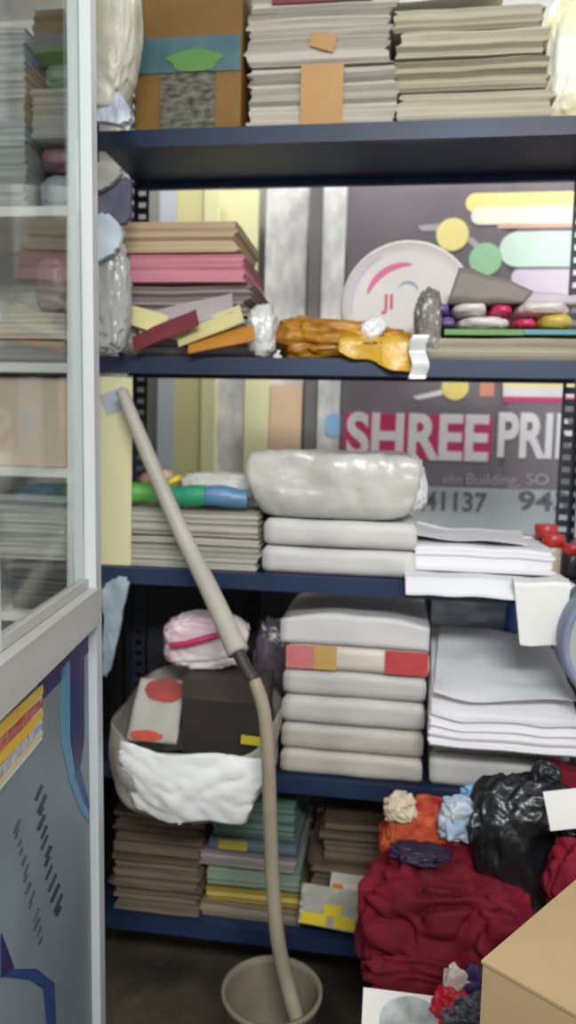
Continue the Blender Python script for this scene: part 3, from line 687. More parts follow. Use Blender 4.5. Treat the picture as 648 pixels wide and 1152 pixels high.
# cloth bag with box inside, left
bx = P(215, 840, 1.50)
wB = X(308, 850, 1.50)-X(124, 850, 1.50)
bz = z
bagE = empty('carry_bag', 'white cloth carry bag slumped over the fourth shelf edge', 'bag', (X(216, 870, 1.50), 1.55, z))
M_cb = mat('off_white_cloth', (214, 208, 196), 0.75, 0.06, (8, 8, 8), 0.3, 40)
ztop_f = Z(216, 836, 1.47)-z; zbot = Z(216, 919, 1.46)-z; ztop_b = Z(216, 752, 1.62)-z
def bagbody():
    """open sack: loops from sagging base to front hem / raised back hem, walls with thickness"""
    bm = bmesh.new(); n = 72; rows = []
    for k in range(15):
        t = k/14
        row = []
        for i in range(n):
            a = 2*math.pi*i/n; c, s = math.cos(a), math.sin(a)
            sx = math.copysign(abs(c)**.55, c); sy = math.copysign(abs(s)**.6, s)
            back = .5+.5*s
            grow = (1-(1-min(1, t*1.5))**2)**.5 if t < .66 else 1
            w_ = wB/2*(0.62+0.38*grow)*(1-0.10*max(0, t-.6)*2.5*(back))
            d_ = 0.115*(0.70+0.30*grow)
            zf = zbot+(ztop_f-zbot)*t; zbk = 0.004+(ztop_b-.004)*t
            zz_ = zf*(1-back**1.2)+zbk*back**1.2
            pz = noise.noise(Vector((sx*2, sy*2, t*2.5)))*.014
            yy = sy*d_+pz*.8
            # shelf holds up all that is behind its lip
            wy = 1.55+yy
            if wy > 1.525: zz_ = max(zz_, 0.006)
            row.append(bm.verts.new((sx*w_+pz, yy-0.03*(1-back), zz_+(pz*.5 if k else 0))))
        rows.append(row)
    for a, b in zip(rows, rows[1:]):
        for i in range(n): bm.faces.new((a[i], a[(i+1) % n], b[(i+1) % n], b[i]))
    bmesh.ops.solidify(bm, geom=bm.faces[:], thickness=0.003)
    return bm
link('sack', bagbody(), M_cb, bagE, smooth=True)
# front panel: brighter white turned-over flap
def flap2(x, y):
    h2 = 0.150; t = y/h2+.5
    w2 = wB*.84
    u = x/(w2/2)
    nar = 0.76+0.24*min(1, t*1.4)
    return (x*nar+0.018, -0.150-0.014*math.sin(math.pi*t)*(1-u*u*.6)-0.009*abs(noise.noise(Vector((x*16, t*3.5, 3))))-0.006*abs(noise.noise(Vector((x*34+t*5, t*6, 8))))+0.025*u*u, zbot+0.018+(ztop_f+0.006-zbot-0.018)*t+0.006*math.sin(u*5))
q = link('front_panel', sheet_bm(wB*.84, 0.150, flap2, 36, 24, 0.0025), flat('bright_cloth', (232, 230, 228), 0.7), bagE, smooth=True); q['label'] = 'brighter white front panel'
lining = link('lining', slab(0.112, 0.004, 0.135, 12, 1, 12, lambda x, y, zq, i, j, k: (x*(1-.12*zq/.135)+.004*noise.noise(Vector((x*20, 1, zq*20))), y+.006*noise.noise(Vector((x*18, 4, zq*18))), zq)), mat('grey_lining', (184, 178, 168), 0.6, 0.1, (8, 8, 8)), bagE, (X(171, 810, 1.50)-bagE.location.x, -0.055, Z(171, 835, 1.495)-z), (math.radians(-34), 0, 0), True); lining['label'] = 'grey white lining'
def blob(nm, lab, cxp, czp, a, b_, ma):
    bm = lathe_bm([(0, -0.003), (1, -0.003), (1, 0.0), (0, 0.0)], 36)
    for v_ in bm.verts: v_.co.x *= a*(1+.12*noise.noise(Vector((v_.co.x*2, v_.co.y*2, 3)))); v_.co.y *= b_*(1+.15*noise.noise(Vector((v_.co.x*20, v_.co.y*2, 7))))
    o = link(nm, bm, ma, lining, (cxp, -0.006, czp), (math.pi/2, 0, 0)); o['label'] = lab
blob('printed_blob', 'red printed blob', 0.012, 0.112, 0.046, 0.026, mat('red_lining', (176, 66, 56), 0.5, 0.15, (12, 12, 12), col2=(130, 56, 52)))
blob('printed_strip', 'red orange printed strip', -0.012, 0.012, 0.036, 0.011, flat('vermilion', (196, 74, 50)))
bzr = Z(250, 768, 1.49)
dbx = empty('carton', 'dark brown closed carton sitting in the white carry bag', 'box', (X(251, 800, 1.50), 1.553, z+0.012), (0, 0, -0.03))
w = X(296, 800, 1.50)-X(205, 800, 1.50); hB = bzr-z-0.012
link('body', bevel(slab(w, 0.10, hB-0.02, 1, 1, 1), 0.004), mat('dark_brown_card', (58, 50, 46), 0.6, 0.12, (8, 8, 8)), dbx)
link('lid', bevel(slab(w*1.03, 0.104, 0.045, 1, 1, 1), 0.004), mat('dark_brown_lid', (70, 61, 56), 0.6, 0.1, (8, 8, 8)), dbx, (0, 0, hB-0.045))
tag(link('card', bevel(slab(0.05, 0.003, 0.018, 1, 1, 1), 0.0008, 1), flat('yellow_paper', (222, 190, 60)), None, (X(283, 833, 1.478), 1.492, Z(283, 838, 1.492)), (0, 0.05, 0)), 'yellow card edge tucked in front of the dark carton', 'card')
# pink and white packet on top of the carton, dark packet beside it
cx, w = spanx(186, 276, 725, 1.60)
hp = Z(230, 690, 1.60)-bzr
pw = tag(link('plastic_packet', crumple_bm(w, 0.11, hp, 140, 5, 0.16, 2.4, 0.65), plastic('white_pink_plastic', (230, 224, 220), 0.35, 0.1, (216, 184, 194), 0.4), None, (cx, 1.60, bzr), (0, 0, 0.1), True), 'white plastic packet with pink stripe lying on the dark carton', 'packet')
q = link('stripe', tube_bm([(-0.065, -0.058, hp*.50), (-0.03, -0.066, hp*.56), (0.0, -0.066, hp*.64), (0.04, -0.062, hp*.74), (0.06, -0.052, hp*.80)], 0.007, 10, 5), plastic('hot_pink_print', (206, 40, 100), 0.4, 0.08), pw, smooth=True); q['label'] = 'hot pink stripe'
cx, w = spanx(276, 326, 722, 1.66)
tag(link('plastic_packet', crumple_bm(w, 0.09, Z(300, 700, 1.66)-z, 141, 5, 0.14, 2.4, 0.6), plastic('plum_plastic', (98, 86, 100), 0.25, 0.2, (60, 52, 62)), None, (cx+.012, 1.70, z), smooth=True), 'dusky plum plastic packet between pink packet and tall ream stack', 'packet')

# ------------------------------------------------------------------ bottom shelf
z = ZS[4]+0.001; Y5 = 1.58
Mbr = pages('brown_pages', (98, 82, 66), 0.22); Mbr2 = pages('brown_pages_light', (110, 93, 77), 0.22)  # browns darkened to carry the light falloff towards the bottom shelf
_, zz = bundle('paper_bundle', 'dimmed brown paper bundle at the bottom left of bottom shelf', 'paper bundle', 128, 222, 968, 1030, Y5, 0.27, z, Mbr2, 'brown bundles on the bottom shelf', 150, 0.006)
_, zz = bundle('paper_bundle', 'dimmed brown paper bundle beneath the white carry bag', 'paper bundle', 130, 226, 916, 968, Y5+0.004, 0.26, zz, Mbr, 'brown bundles on the bottom shelf', 151, 0.006)
GF = 'files stacked on the bottom shelf'  # file colours dimmed as well, for the weaker light this low
zz = z
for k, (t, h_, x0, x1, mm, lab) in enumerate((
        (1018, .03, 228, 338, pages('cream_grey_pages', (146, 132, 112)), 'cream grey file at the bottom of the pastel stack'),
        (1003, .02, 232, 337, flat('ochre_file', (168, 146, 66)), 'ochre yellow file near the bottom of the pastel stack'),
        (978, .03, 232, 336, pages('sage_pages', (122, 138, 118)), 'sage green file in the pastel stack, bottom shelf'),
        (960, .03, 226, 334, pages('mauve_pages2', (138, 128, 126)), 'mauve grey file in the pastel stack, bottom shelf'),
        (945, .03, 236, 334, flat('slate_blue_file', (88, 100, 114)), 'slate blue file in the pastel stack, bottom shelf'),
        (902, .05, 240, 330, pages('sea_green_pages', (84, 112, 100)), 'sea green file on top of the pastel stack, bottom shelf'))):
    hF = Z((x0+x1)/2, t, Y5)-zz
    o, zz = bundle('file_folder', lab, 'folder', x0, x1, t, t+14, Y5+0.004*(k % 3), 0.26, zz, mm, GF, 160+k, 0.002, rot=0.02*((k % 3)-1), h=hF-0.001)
    zz += 0.001
    if k == 4:
        q = link('label_tab', bevel(slab(0.065, 0.003, hF*.7, 1, 1, 1), 0.0006, 1), flat('lime_tab', (160, 152, 66)), o, (-0.045, -0.133, hF*.1)); q['label'] = 'yellow label tab'
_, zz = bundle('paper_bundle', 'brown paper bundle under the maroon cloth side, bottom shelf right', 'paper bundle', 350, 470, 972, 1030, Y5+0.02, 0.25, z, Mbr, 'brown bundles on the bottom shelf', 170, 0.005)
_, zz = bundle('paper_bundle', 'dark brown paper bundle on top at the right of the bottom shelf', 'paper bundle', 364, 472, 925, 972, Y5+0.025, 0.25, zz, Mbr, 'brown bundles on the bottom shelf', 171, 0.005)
# printed leaflet hanging over the lip
lf = P(370, 1022, 1.535)
lfl = empty('leaflet', 'white leaflet with yellow shapes hanging over the bottom shelf lip', 'leaflet', (lf.x, 1.537, lf.z), (math.radians(-8), math.radians(3), 0))
link('sheet', sheet_bm(0.125, 0.085, lambda x, y: (x, -0.002*math.sin(x*40), y), 12, 8, 0.0015), flat('leaflet_white', (222, 218, 206)), lfl, smooth=True)
for (x, zq, w_, h_) in ((-0.030, -0.026, 0.055, 0.024), (0.035, -0.026, 0.045, 0.024), (0.008, -0.004, 0.038, 0.024)):
    link('printed_shape', bevel(slab(w_, 0.002, h_, 1, 1, 1), 0.0006, 1), flat('leaflet_yellow', (226, 198, 50)), lfl, (x, -0.0035, zq-0.012))
lb = P(392, 998, 1.55)
l2 = tag(link('packet', bevel(slab(0.105, 0.04, 0.022, 1, 1, 1), 0.003), flat('label_white', (214, 208, 198)), None, (lb.x+.012, 1.577, Z(392, 1006, 1.556)-.0), (0, 0.03, 0)), 'small white packet with red and yellow end above the leaflet', 'packet')
q = link('printed_end', bevel(slab(0.022, 0.002, 0.019, 1, 1, 1), 0.0006, 1), flat('amber_red', (214, 130, 40)), l2, (-0.036, -0.021, 0.0015)); q['label'] = 'red and yellow printed end'

# ------------------------------------------------------------------ left gap: things hung on the rack end and the cream card
M_bagw = plastic('hanging_white', (196, 192, 178), 0.4, 0.1, (168, 160, 138))
a = P(132, 60, 1.50)
tag(link('plastic_bag', crumple_bm(0.13, 0.10, 0.34, 180, 5, 0.12, 2.0, 0.6, True, .5, lambda q: Vector((q.x*(0.75+0.35*math.sin(min(1, q.z/.34)*2.6))+0.05*(0.17-q.z), q.y, q.z))), M_bagw, None, (a.x-0.01, 1.455, Z(132, 138, 1.50)), smooth=True), 'pale cream plastic bag hung at the top left beside mustard carton', 'bag')
def gapsheet(label, pts, Y, ma, th=0.006, name='paper_sheet', cat='paper'):
    v_ = [P(x, y, Y) for x, y in pts]; bm = bmesh.new()
    f = bm.faces.new([bm.verts.new((p.x, Y, p.z)) for p in v_])
    bmesh.ops.bevel(bm, geom=bm.verts[:], offset=0.008, segments=3, affect='VERTICES')
    bmesh.ops.triangulate(bm, faces=bm.faces[:]); bmesh.ops.subdivide_edges(bm, edges=bm.edges[:], cuts=5, use_grid_fill=True)
    g = bmesh.ops.extrude_face_region(bm, geom=bm.faces[:])
    bmesh.ops.translate(bm, verts=[q for q in g['geom'] if isinstance(q, bmesh.types.BMVert)], vec=(0, th, 0))
    for q in bm.verts:
        k = q.co.copy()
        q.co.x += 0.004*noise.noise(Vector((k.x*30, 2, k.z*30))); q.co.z += 0.004*noise.noise(Vector((k.x*30, 9, k.z*30)))
        q.co.y += 0.010*noise.noise(Vector((k.x*22, 5, k.z*22)))
    return tag(link(name, bm, ma), label, cat, 'papers tucked beside the rack end')
gapsheet('bluish white folded sheets slanting below the hung cream bag', [(104, 88), (118, 80), (150, 128), (140, 140), (104, 134)], 1.43, mat('bluish_sheet', (204, 208, 216), 0.6, 0.1, (90, 30, 30), col2=(150, 158, 172)), 0.02)
gapsheet('greyish card corner just below the top shelf left end', [(104, 182), (124, 178), (140, 190), (118, 212), (104, 216)], 1.45, mat('stone_card', (160, 158, 148), 0.6, 0.08), 0.012)
gapsheet('dusky purple grey card below the stone coloured corner', [(104, 214), (118, 208), (146, 196), (146, 250), (104, 262)], 1.47, mat('purple_grey_card', (92, 90, 112), 0.6, 0.15, (20, 20, 20)), 0.012)
gapsheet('pale blue white card tip left of the tan folders', [(104, 246), (120, 236), (138, 258), (132, 284), (104, 296)], 1.44, mat('ice_card', (196, 206, 216), 0.6, 0.06), 0.012)
tag(link('plastic_wrap', crumple_bm(0.08, 0.06, 0.22, 185, 5, 0.18, 2.6, .7), plastic('grey_wrap', (178, 176, 174), 0.22, 0.12), None, (X(122, 340, 1.48), 1.487, Z(122, 398, 1.48)), smooth=True), 'grey clear plastic wrap hanging beside the left end of second shelf', 'wrapper')
M_card = mat('cream_card', (224, 216, 170), 0.6, 0.04, (4, 4, 2))
z = ZS[2]+0.001
cc = tag(link('card_sheet', bevel(slab(0.075, 0.008, Z(132, 424, 1.57)-z, 1, 1, 1), 0.0015, 1), M_card, None, (X(129, 520, 1.57), 1.57, z), (0, 0, 0.12)), 'cream card sheet standing at the left end of the third shelf', 'card')
q = link('tape', bevel(slab(0.055, 0.002, 0.045, 1, 1, 1), 0.0006, 1), flat('grey_blue_tape', (176, 180, 190)), cc, (0.01, -0.0052, 0.335), (0, -0.4, 0)); q['label'] = 'grey blue tape patch'
gapsheet('pale blue plastic strip hanging below the left end of third shelf', [(116, 660), (130, 648), (146, 650), (136, 700), (122, 760), (116, 764)], 1.53, plastic('icy_plastic', (176, 192, 202), 0.25, 0.15), 0.008, 'plastic_strip', 'wrapper')

# ------------------------------------------------------------------ leaning pipe, bin
pipe = empty('water_pipe', 'grey plastic pipe with beige hose end leaning from bin to second shelf', 'pipe', tuple(P(305, 1000, 1.42)))
def pp(px, py, Y): return P(px, py, Y)-Vector(pipe.location)
link('upper_pipe', tube_bm([pp(137, 440, 1.53), pp(158, 492, 1.515), pp(200, 590, 1.50), pp(238, 668, 1.455), pp(268, 734, 1.395)], lambda t: 0.013+0.0085*t, 18, 10), mat('grey_pipe', (180, 172, 160), 0.5, 0.06, (6, 6, 6)), pipe, smooth=True)
q = link('joint', tube_bm([pp(267, 732, 1.396), pp(278, 754, 1.38), pp(287, 768, 1.37)], 0.0125, 16, 6), flat('dark_rubber', (58, 52, 46)), pipe, smooth=True); q['label'] = 'dark joint'
q = link('hose', tube_bm([pp(286, 765, 1.371), pp(297, 800, 1.355), pp(302, 860, 1.35), pp(304, 930, 1.35), pp(307, 1000, 1.35), pp(313, 1060, 1.345), pp(324, 1110, 1.34), pp(335, 1150, 1.32)], lambda t: 0.0125+0.0025*t, 16, 8), mat('beige_hose', (158, 146, 124), 0.6, 0.1, (10, 10, 10)), pipe, smooth=True); q['label'] = 'beige hose'
bc = P(306, 1112, 1.335)
bh = bc.z
rB = 0.094
tag(link('waste_bin', lathe_bm([(0, 0), (rB*.80, 0), (rB*.82, .004), (rB*.97, bh-.012), (rB*1.02, bh-.010), (rB*1.02, bh), (rB*.95, bh), (rB*.93, bh-.014), (rB*.78, .01), (0, .01)], 56), mat('grey_tan_plastic', (134, 122, 106), 0.6, 0.12, (10, 10, 10)), None, (bc.x, 1.335, 0), smooth=True), 'round grey tan bin on the floor holding the hose end', 'bin')

# ------------------------------------------------------------------ bench with cloths and black bag
BZ = 0.27
bnx0, bnx1 = X(420, 1100, 1.3), 0.385
bench = empty('low_bench', 'low dark wooden bench under the heap of maroon cloth', 'bench', ((bnx0+bnx1)/2, 1.345, 0))
Mwd = mat('dark_wood', (48, 32, 28), 0.6, 0.2, (3, 30, 30))
link('top', bevel(slab(bnx1-bnx0, 0.37, 0.03, 1, 1, 1), 0.004), Mwd, bench, (0, 0, BZ-0.03))
for sx in (-1, 1):
    for sy in (-1, 1): link('leg', bevel(slab(0.045, 0.045, BZ-0.03, 1, 1, 1), 0.003), Mwd, bench, (sx*(bnx1-bnx0-0.06)/2, sy*0.14, 0))
M_mar = mat('maroon_cloth', (124, 24, 40), 0.8, 0.25, (7, 7, 7), 0.15, 160, 0.2, col2=(90, 16, 30)); M_mar2 = mat('crimson_cloth', (136, 28, 48), 0.8, 0.15, (7, 7, 7), 0.15, 160, 0.2)
def cl(name, label, px, py, Y, w, d, h, ma, seed, ang, z0, cat='cloth', folds=7, amp=0.035, rot=0.0):
    return tag(link(name, folds_bm(w, d, h*1.1, seed, 2.2, 0.34, (math.cos(ang), .3, math.sin(ang)), 5), ma, None, (X(px, py, Y), Y, z0), (0, 0, rot), True), label, cat, 'cloths heaped on the low bench')
def fold(label, px, Y, w, d, z0, h, ma, seed, folds, amp, ax, rot=(0, 0, 0)):
    return tag(link('folded_cloth', folds_bm(w, d, h, seed, folds, amp, ax), ma, None, (px, Y, z0), rot, True), label, 'cloth', 'cloths heaped on the low bench')
hM = Z(490, 966, 1.38)-BZ
fold('large maroon cloth heaped in folds above the printed dish card', X(492, 1040, 1.37), 1.372, 0.27, 0.185, BZ+.001, hM, M_mar, 5, 8, 0.27, (.5, .2, .9))
fold('maroon cloth bunched at the left end of the heap', X(436, 1060, 1.36), 1.37, 0.11, 0.15, BZ+.001, hM*.62, M_mar2, 9, 6, 0.26, (1, .2, .3))
fold('maroon cloth bunched on the right of the heap beside the kraft box', X(560, 1040, 1.34), 1.335, 0.14, 0.16, BZ+.001, hM*.84, M_mar2, 14, 6, 0.26, (.3, .2, 1))
fold('maroon cloth twist lying across the foot of the heap', X(490, 1095, 1.29), 1.292, 0.24, 0.06, BZ+.001, 0.09, M_mar, 23, 6, 0.24, (.2, .3, 1))
hO = Z(482, 902, 1.49)-BZ
tag(link('folded_cloth', crumple_bm(0.19, 0.075, hO, 212, 6, 0.16, 2.4, .7, True, .6), mat('orange_print_cloth', (196, 96, 54), 0.8, 0.3, (26, 26, 26), 0.3, 90, 0.2, col2=(150, 28, 42)), None, (X(482, 930, 1.49), 1.49, BZ+.001), smooth=True), 'orange and red printed cloth behind the maroon heap', 'cloth', 'cloths heaped on the low bench')
cl('folded_cloth', 'small cream rag on the left end of the orange printed cloth', 450, 905, 1.47, 0.06, 0.05, 0.045, flat('cream_rag', (206, 190, 166)), 13, 0.3, Z(450, 922, 1.47), folds=2, amp=0.006)
cl('folded_cloth', 'white and pale blue rag between orange cloth and black bag', 520, 915, 1.45, 0.08, 0.05, 0.07, mat('white_blue_rag', (206, 206, 210), 0.8, 0.2, (30, 30, 30), col2=(140, 170, 200)), 14, 0.9, Z(520, 930, 1.45)-.03, folds=2, amp=0.008)
cl('folded_cloth', 'sky blue rag beneath the fourth shelf lip behind the black bag', 545, 888, 1.50, 0.09, 0.04, 0.05, flat('sky_rag', (128, 178, 216)), 15, 0.4, Z(545, 902, 1.49)-.02, folds=2, amp=0.008, rot=0.3)
cl('folded_cloth', 'dark navy cloth strip across the top of the maroon heap', 470, 960, 1.40, 0.10, 0.06, 0.022, flat('navy_cloth', (42, 32, 56)), 16, 0.2, BZ+hM*.93, folds=3, amp=0.012)
# black bag: sack with rolled open mouth facing the viewer
kb = P(603, 945, 1.44)
kbag = empty('plastic_bag', 'black plastic bag of maroon cloth on the right of the heap', 'bag', (kb.x, 1.44, BZ))
M_blk = plastic('black_plastic', (30, 31, 34), 0.28, 0.1, (20, 21, 24), 0.7)
hk = Z(600, 878, 1.44)-BZ
def bshape(q):
    # hollow out the mouth towards the viewer, upper right
    m_ = Vector((0.07, -0.09, hk*.66)); dv = q-m_; dd_ = dv.length
    if dd_ < 0.085: q = q+Vector((0, 0.055*(1-(dd_/0.085)**2), -0.015*(1-(dd_/0.085)**2)))
    q.x += 0.02*math.sin(q.z*16)
    return q
link('sack', crumple_bm(0.235, 0.155, hk, 201, 6, 0.13, 2.6, 0.75, True, .6, bshape), M_blk, kbag, smooth=True)
link('tied_end', crumple_bm(0.05, 0.04, 0.06, 202, 5, 0.25, 2.6, 0.8), M_blk, kbag, (-0.005, 0.0, hk-0.02), (0, 0.5, 0), True)
tag(link('folded_cloth', folds_bm(0.15, 0.09, 0.13, 203, 4, 0.2, (1, 0, .5)), M_mar2, None, (kb.x+0.055, 1.352, BZ+hk*.42), (0, 0.35, 0.1), True), 'crimson cloth showing in the mouth of the black bag', 'cloth', 'cloths heaped on the low bench')
pc = P(640, 908, 1.32)
tag(link('paper_card', bevel(slab(0.06, 0.003, 0.065, 1, 1, 1), 0.001, 1), flat('card_white', (226, 222, 216)), None, (pc.x, 1.315, pc.z-0.037), (math.radians(-15), math.radians(-12), 0)), 'white card stuck in the top right of the black bag', 'card')
tag(link('folded_cloth', crumple_bm(0.10, 0.05, 0.04, 204, 4, 0.2, 2.2), M_mar, None, (X(632, 878, 1.50), 1.515, Z(632, 886, 1.50)), (0, 0.3, 0), True), 'maroon rag behind the black bag below the fourth shelf', 'cloth', 'cloths heaped on the low bench')
# printed tray and rags at the front of the bench
ty = PZ(456, 1130, BZ+0.045)
tr = empty('printed_leaflet', 'white card printed with a pale oval dish below the maroon cloth', 'card', (X(456, 1132, 1.20), 1.168, BZ+.003), (math.radians(-55), 0, 0))
link('card', bevel(slab(0.142, 0.004, 0.085, 1, 1, 1), 0.001, 1), flat('dish_card', (226, 220, 212)), tr)
bm = bmesh.new(); bmesh.ops.create_circle(bm, cap_ends=True, segments=40, radius=1)
g = bmesh.ops.extrude_face_region(bm, geom=bm.faces[:]); bmesh.ops.translate(bm, verts=[q for q in g['geom'] if isinstance(q, bmesh.types.BMVert)], vec=(0, 0, 0.001))
for v_ in bm.verts: v_.co.x *= 0.054; v_.co.y *= 0.040
q = link('printed_dish', bm, mat('dish_print', (190, 192, 190), 0.5, 0.12, (24, 24, 24), col2=(130, 132, 130)), tr, (0.012, -0.0022, 0.040), (math.pi/2, 0, 0)); q['label'] = 'grey printed dish'
cl('folded_cloth', 'black and grey woven cloth at the foot of the heap', 542, 1145, 1.225, 0.13, 0.09, 0.075, mat('woven_grey_cloth', (118, 114, 122), 0.8, 0.3, (90, 90, 240), 0.3, 90, 0.2, col2=(34, 32, 40)), 18, 1.2, BZ, folds=2, amp=0.008)
cl('folded_cloth', 'bright red rag beside the printed dish card', 508, 1125, 1.222, 0.06, 0.045, 0.07, flat('red_rag', (190, 30, 48)), 19, 0.6, BZ, folds=2, amp=0.006)
cl('folded_cloth', 'white rag scrap beneath the maroon cloth heap', 514, 1108, 1.238, 0.045, 0.03, 0.095, flat('white_rag', (210, 198, 186)), 20, 0.6, BZ, folds=2, amp=0.006)
cl('folded_cloth', 'violet rag right of the white scrap', 534, 1110, 1.238, 0.05, 0.03, 0.095, flat('violet_rag', (66, 44, 90)), 21, 0.6, BZ, folds=2, amp=0.006)

# ------------------------------------------------------------------ kraft box, front right
KZ = 0.60
A = PZ(541, 1080, KZ); B = PZ(648, 989, KZ); C2 = PZ(590, 1152, KZ)
u = (B-A).normalized(); nrm = Vector((u.y, -u.x, 0))
ang = math.atan2(u.y, u.x)
lenB = (B-A).length+0.004; lenC = 0.30
kb_c = A+u*(lenB/2)+nrm*(lenC/2)
kbx = empty('cardboard_box', 'plain kraft cardboard box at the lower right corner', 'box', (kb_c.x, kb_c.y, 0), (0, 0, ang))
M_kr = mat('kraft_card', (186, 158, 118), 0.75, 0.06, (5, 5, 5))
link('body', bevel(slab(lenB-0.004, lenC-0.004, KZ-0.004, 1, 1, 1), 0.003), M_kr, kbx)
link('flap', bevel(slab(lenB, lenC/2-0.001, 0.004, 1, 1, 1), 0.0012, 1), M_kr, kbx, (0, lenC/4, KZ-0.004)); link('flap', bevel(slab(lenB, lenC/2-0.001, 0.004, 1, 1, 1), 0.0012, 1), M_kr, kbx, (0, -lenC/4, KZ-0.004))

# ------------------------------------------------------------------ drum with round pale lid at the right edge
rc = P(716, 728, 1.44)
rd = empty('large_roll', 'large pale roll with blue grey rim at the right edge', 'roll', (rc.x, 1.44, 0))
rR = 74/560.0
link('core', lathe_bm([(0, 0), (rR*.9, 0), (rR*.9, 0.085), (0, 0.088)], 64), mat('roll_grey', (176, 176, 172), 0.6, 0.06), rd, (0, 0.089, rc.z), (math.pi/2, 0, 0))
q = link('rim', lathe_bm([(rR*.89, 0.0), (rR, 0.0), (rR*1.0, 0.085), (rR*.95, 0.092), (rR*.89, 0.089), (rR*.89, 0.0)], 64), mat('rim_blue', (138, 148, 172), 0.45, 0.1), rd, (0, 0.09, rc.z), (math.pi/2, 0, 0), True); q['label'] = 'blue grey rim'
link('stand', bevel(slab(0.10, 0.08, rc.z-rR*.9, 1, 1, 1), 0.004), mat('stand_grey', (80, 80, 84), 0.6), rd, (0.05, 0.045, 0))

# ------------------------------------------------------------------ aluminium cabinet on the left
TH = math.radians(8.7)
p0 = P(113, 504, 1.20)
LEAN = -0.014
cab = empty('glass_partition', 'aluminium framed glass partition with blue grey printed lower panel', 'partition', (p0.x-1.25*LEAN, 1.20, 0), (0, LEAN, TH))
M_al = mat('brushed_aluminium', (200, 204, 204), 0.42, 0.05, (30, 30, 2), metal=0.0, spec=0.5)
M_al2 = mat('grey_aluminium', (186, 183, 177), 0.5, 0.06, (30, 2, 30))
def cpart(name, x0, x1, y0, y1, z0, z1, ma, bv=0.002):
    return link(name, bevel(box(x0, x1, y0, y1, z0, z1), bv, 1), ma, cab)
HC = 2.3; DC = -0.36; LC = -0.95
cpart('post', -0.036, 0.0, -0.036, 0.0, 0, HC, M_al, 0.003)
cpart('post', -0.036, 0.0, LC, LC+0.036, 0, HC, M_al, 0.003)
zr_ = Z(104, 677, 1.2)
def rail(z0, z1): return cpart('rail', -0.034, 0.006, LC+.036, -0.036, z0, z1, M_al2, 0.003)
rail(zr_-0.026, zr_+0.032); rail(HC-0.05, HC); rail(0.02, 0.06)
cpart('sash_stile', -0.026, -0.012, -0.452, -0.422, zr_+0.033, HC-0.051, M_al, 0.001)
cpart('sash_rail', -0.026, -0.012, -0.421, -0.037, zr_+0.033, zr_+0.047, M_al2, 0.001)
gm = bpy.data.materials.new('clear_glass'); gm.use_nodes = True
nt = gm.node_tree; nt.nodes.clear()
out = nt.nodes.new('ShaderNodeOutputMaterial'); mx = nt.nodes.new('ShaderNodeMixShader'); tr_ = nt.nodes.new('ShaderNodeBsdfTransparent'); gl = nt.nodes.new('ShaderNodeBsdfGlossy'); fr = nt.nodes.new('ShaderNodeFresnel')
tr_.inputs[0].default_value = (0.95, 0.97, 0.96, 1); gl.inputs['Roughness'].default_value = 0.03; fr.inputs[0].default_value = 1.22
mx.inputs[0].default_value = 0.13; nt.links.new(tr_.outputs[0], mx.inputs[1]); nt.links.new(gl.outputs[0], mx.inputs[2]); nt.links.new(mx.outputs[0], out.inputs[0])
link('glass_pane', box(-0.021, -0.017, LC+0.036, -0.036, zr_+0.03, HC-0.05), gm, cab)
M_low = mat('blue_grey_panel', (128, 140, 146), 0.5, 0.08, (3, 3, 3), col2=(112, 122, 128))
lowp = cpart('lower_panel', -0.024, -0.014, LC+.037, -0.037, 0.061, zr_-0.027, M_low, 0.001)
def cl2w(px, py):  # point of the panel plane seen at a photo position, in cabinet space
    Mi = (Matrix.Translation(cab.location) @ Matrix.Rotation(TH, 4, 'Z') @ Matrix.Rotation(LEAN, 4, 'Y')).inverted()
    o_ = Mi @ CAM; d_ = Mi.to_3x3() @ ray(px, py)
    t = (-0.014-o_.x)/d_.x; return o_+d_*t
def cdecal(name, pts, ma, lab=None, lift=0.0, th=0.001):
    bm = bmesh.new(); q = [cl2w(*p) for p in pts]
    q = [Vector((0, min(-0.039, p.y), min(p.z, zr_-0.028))) for p in q]
    f = bm.faces.new([bm.verts.new((-0.0138+lift, p.y, p.z)) for p in q]); g = bmesh.ops.extrude_face_region(bm, geom=[f])
    bmesh.ops.translate(bm, verts=[k for k in g['geom'] if isinstance(k, bmesh.types.BMVert)], vec=(th, 0, 0))
    o = link(name, bm, ma, lowp)
    if lab: o['label'] = lab
    return o
Mnav = flat('navy_print', (44, 38, 92)); Mcy = flat('cyan_print', (86, 140, 170)); Mdb = flat('deep_blue_print', (40, 66, 120))
cdecal('printed_band', [(43, 792), (43, 745), (104, 690), (104, 728)], Mnav, 'navy band along the rail')
cdecal('printed_stripe', [(68, 752), (78, 742), (78, 830), (84, 870), (94, 904), (100, 914), (100, 926), (90, 912), (78, 880), (69, 836)], Mcy, 'cyan curved stripe')
cdecal('printed_stripe', [(78, 742), (94, 722), (94, 830), (90, 862), (84, 866), (79, 830)], Mnav, 'navy block beside the cyan stripe', 0.0003)
cdecal('printed_stripe', [(82, 872), (88, 858), (96, 890), (100, 902), (100, 914), (94, 904)], Mdb, 'deep blue curve')
cdecal('printed_stripe', [(0, 1070), (14, 1090), (40, 1090), (60, 1106), (62, 1152), (52, 1152), (48, 1112), (32, 1102), (0, 1098)], Mdb, 'dark blue curve at the foot of the panel', 0.0006)
cdecal('printed_stripe', [(0, 1050), (14, 1088), (0, 1100)], Mnav, 'navy corner at foot of panel', 0.0010)
Mtx = flat('slate_print', (84, 92, 100))
Mtx2 = flat('charcoal_print', (52, 58, 66))
R = random.Random(5)
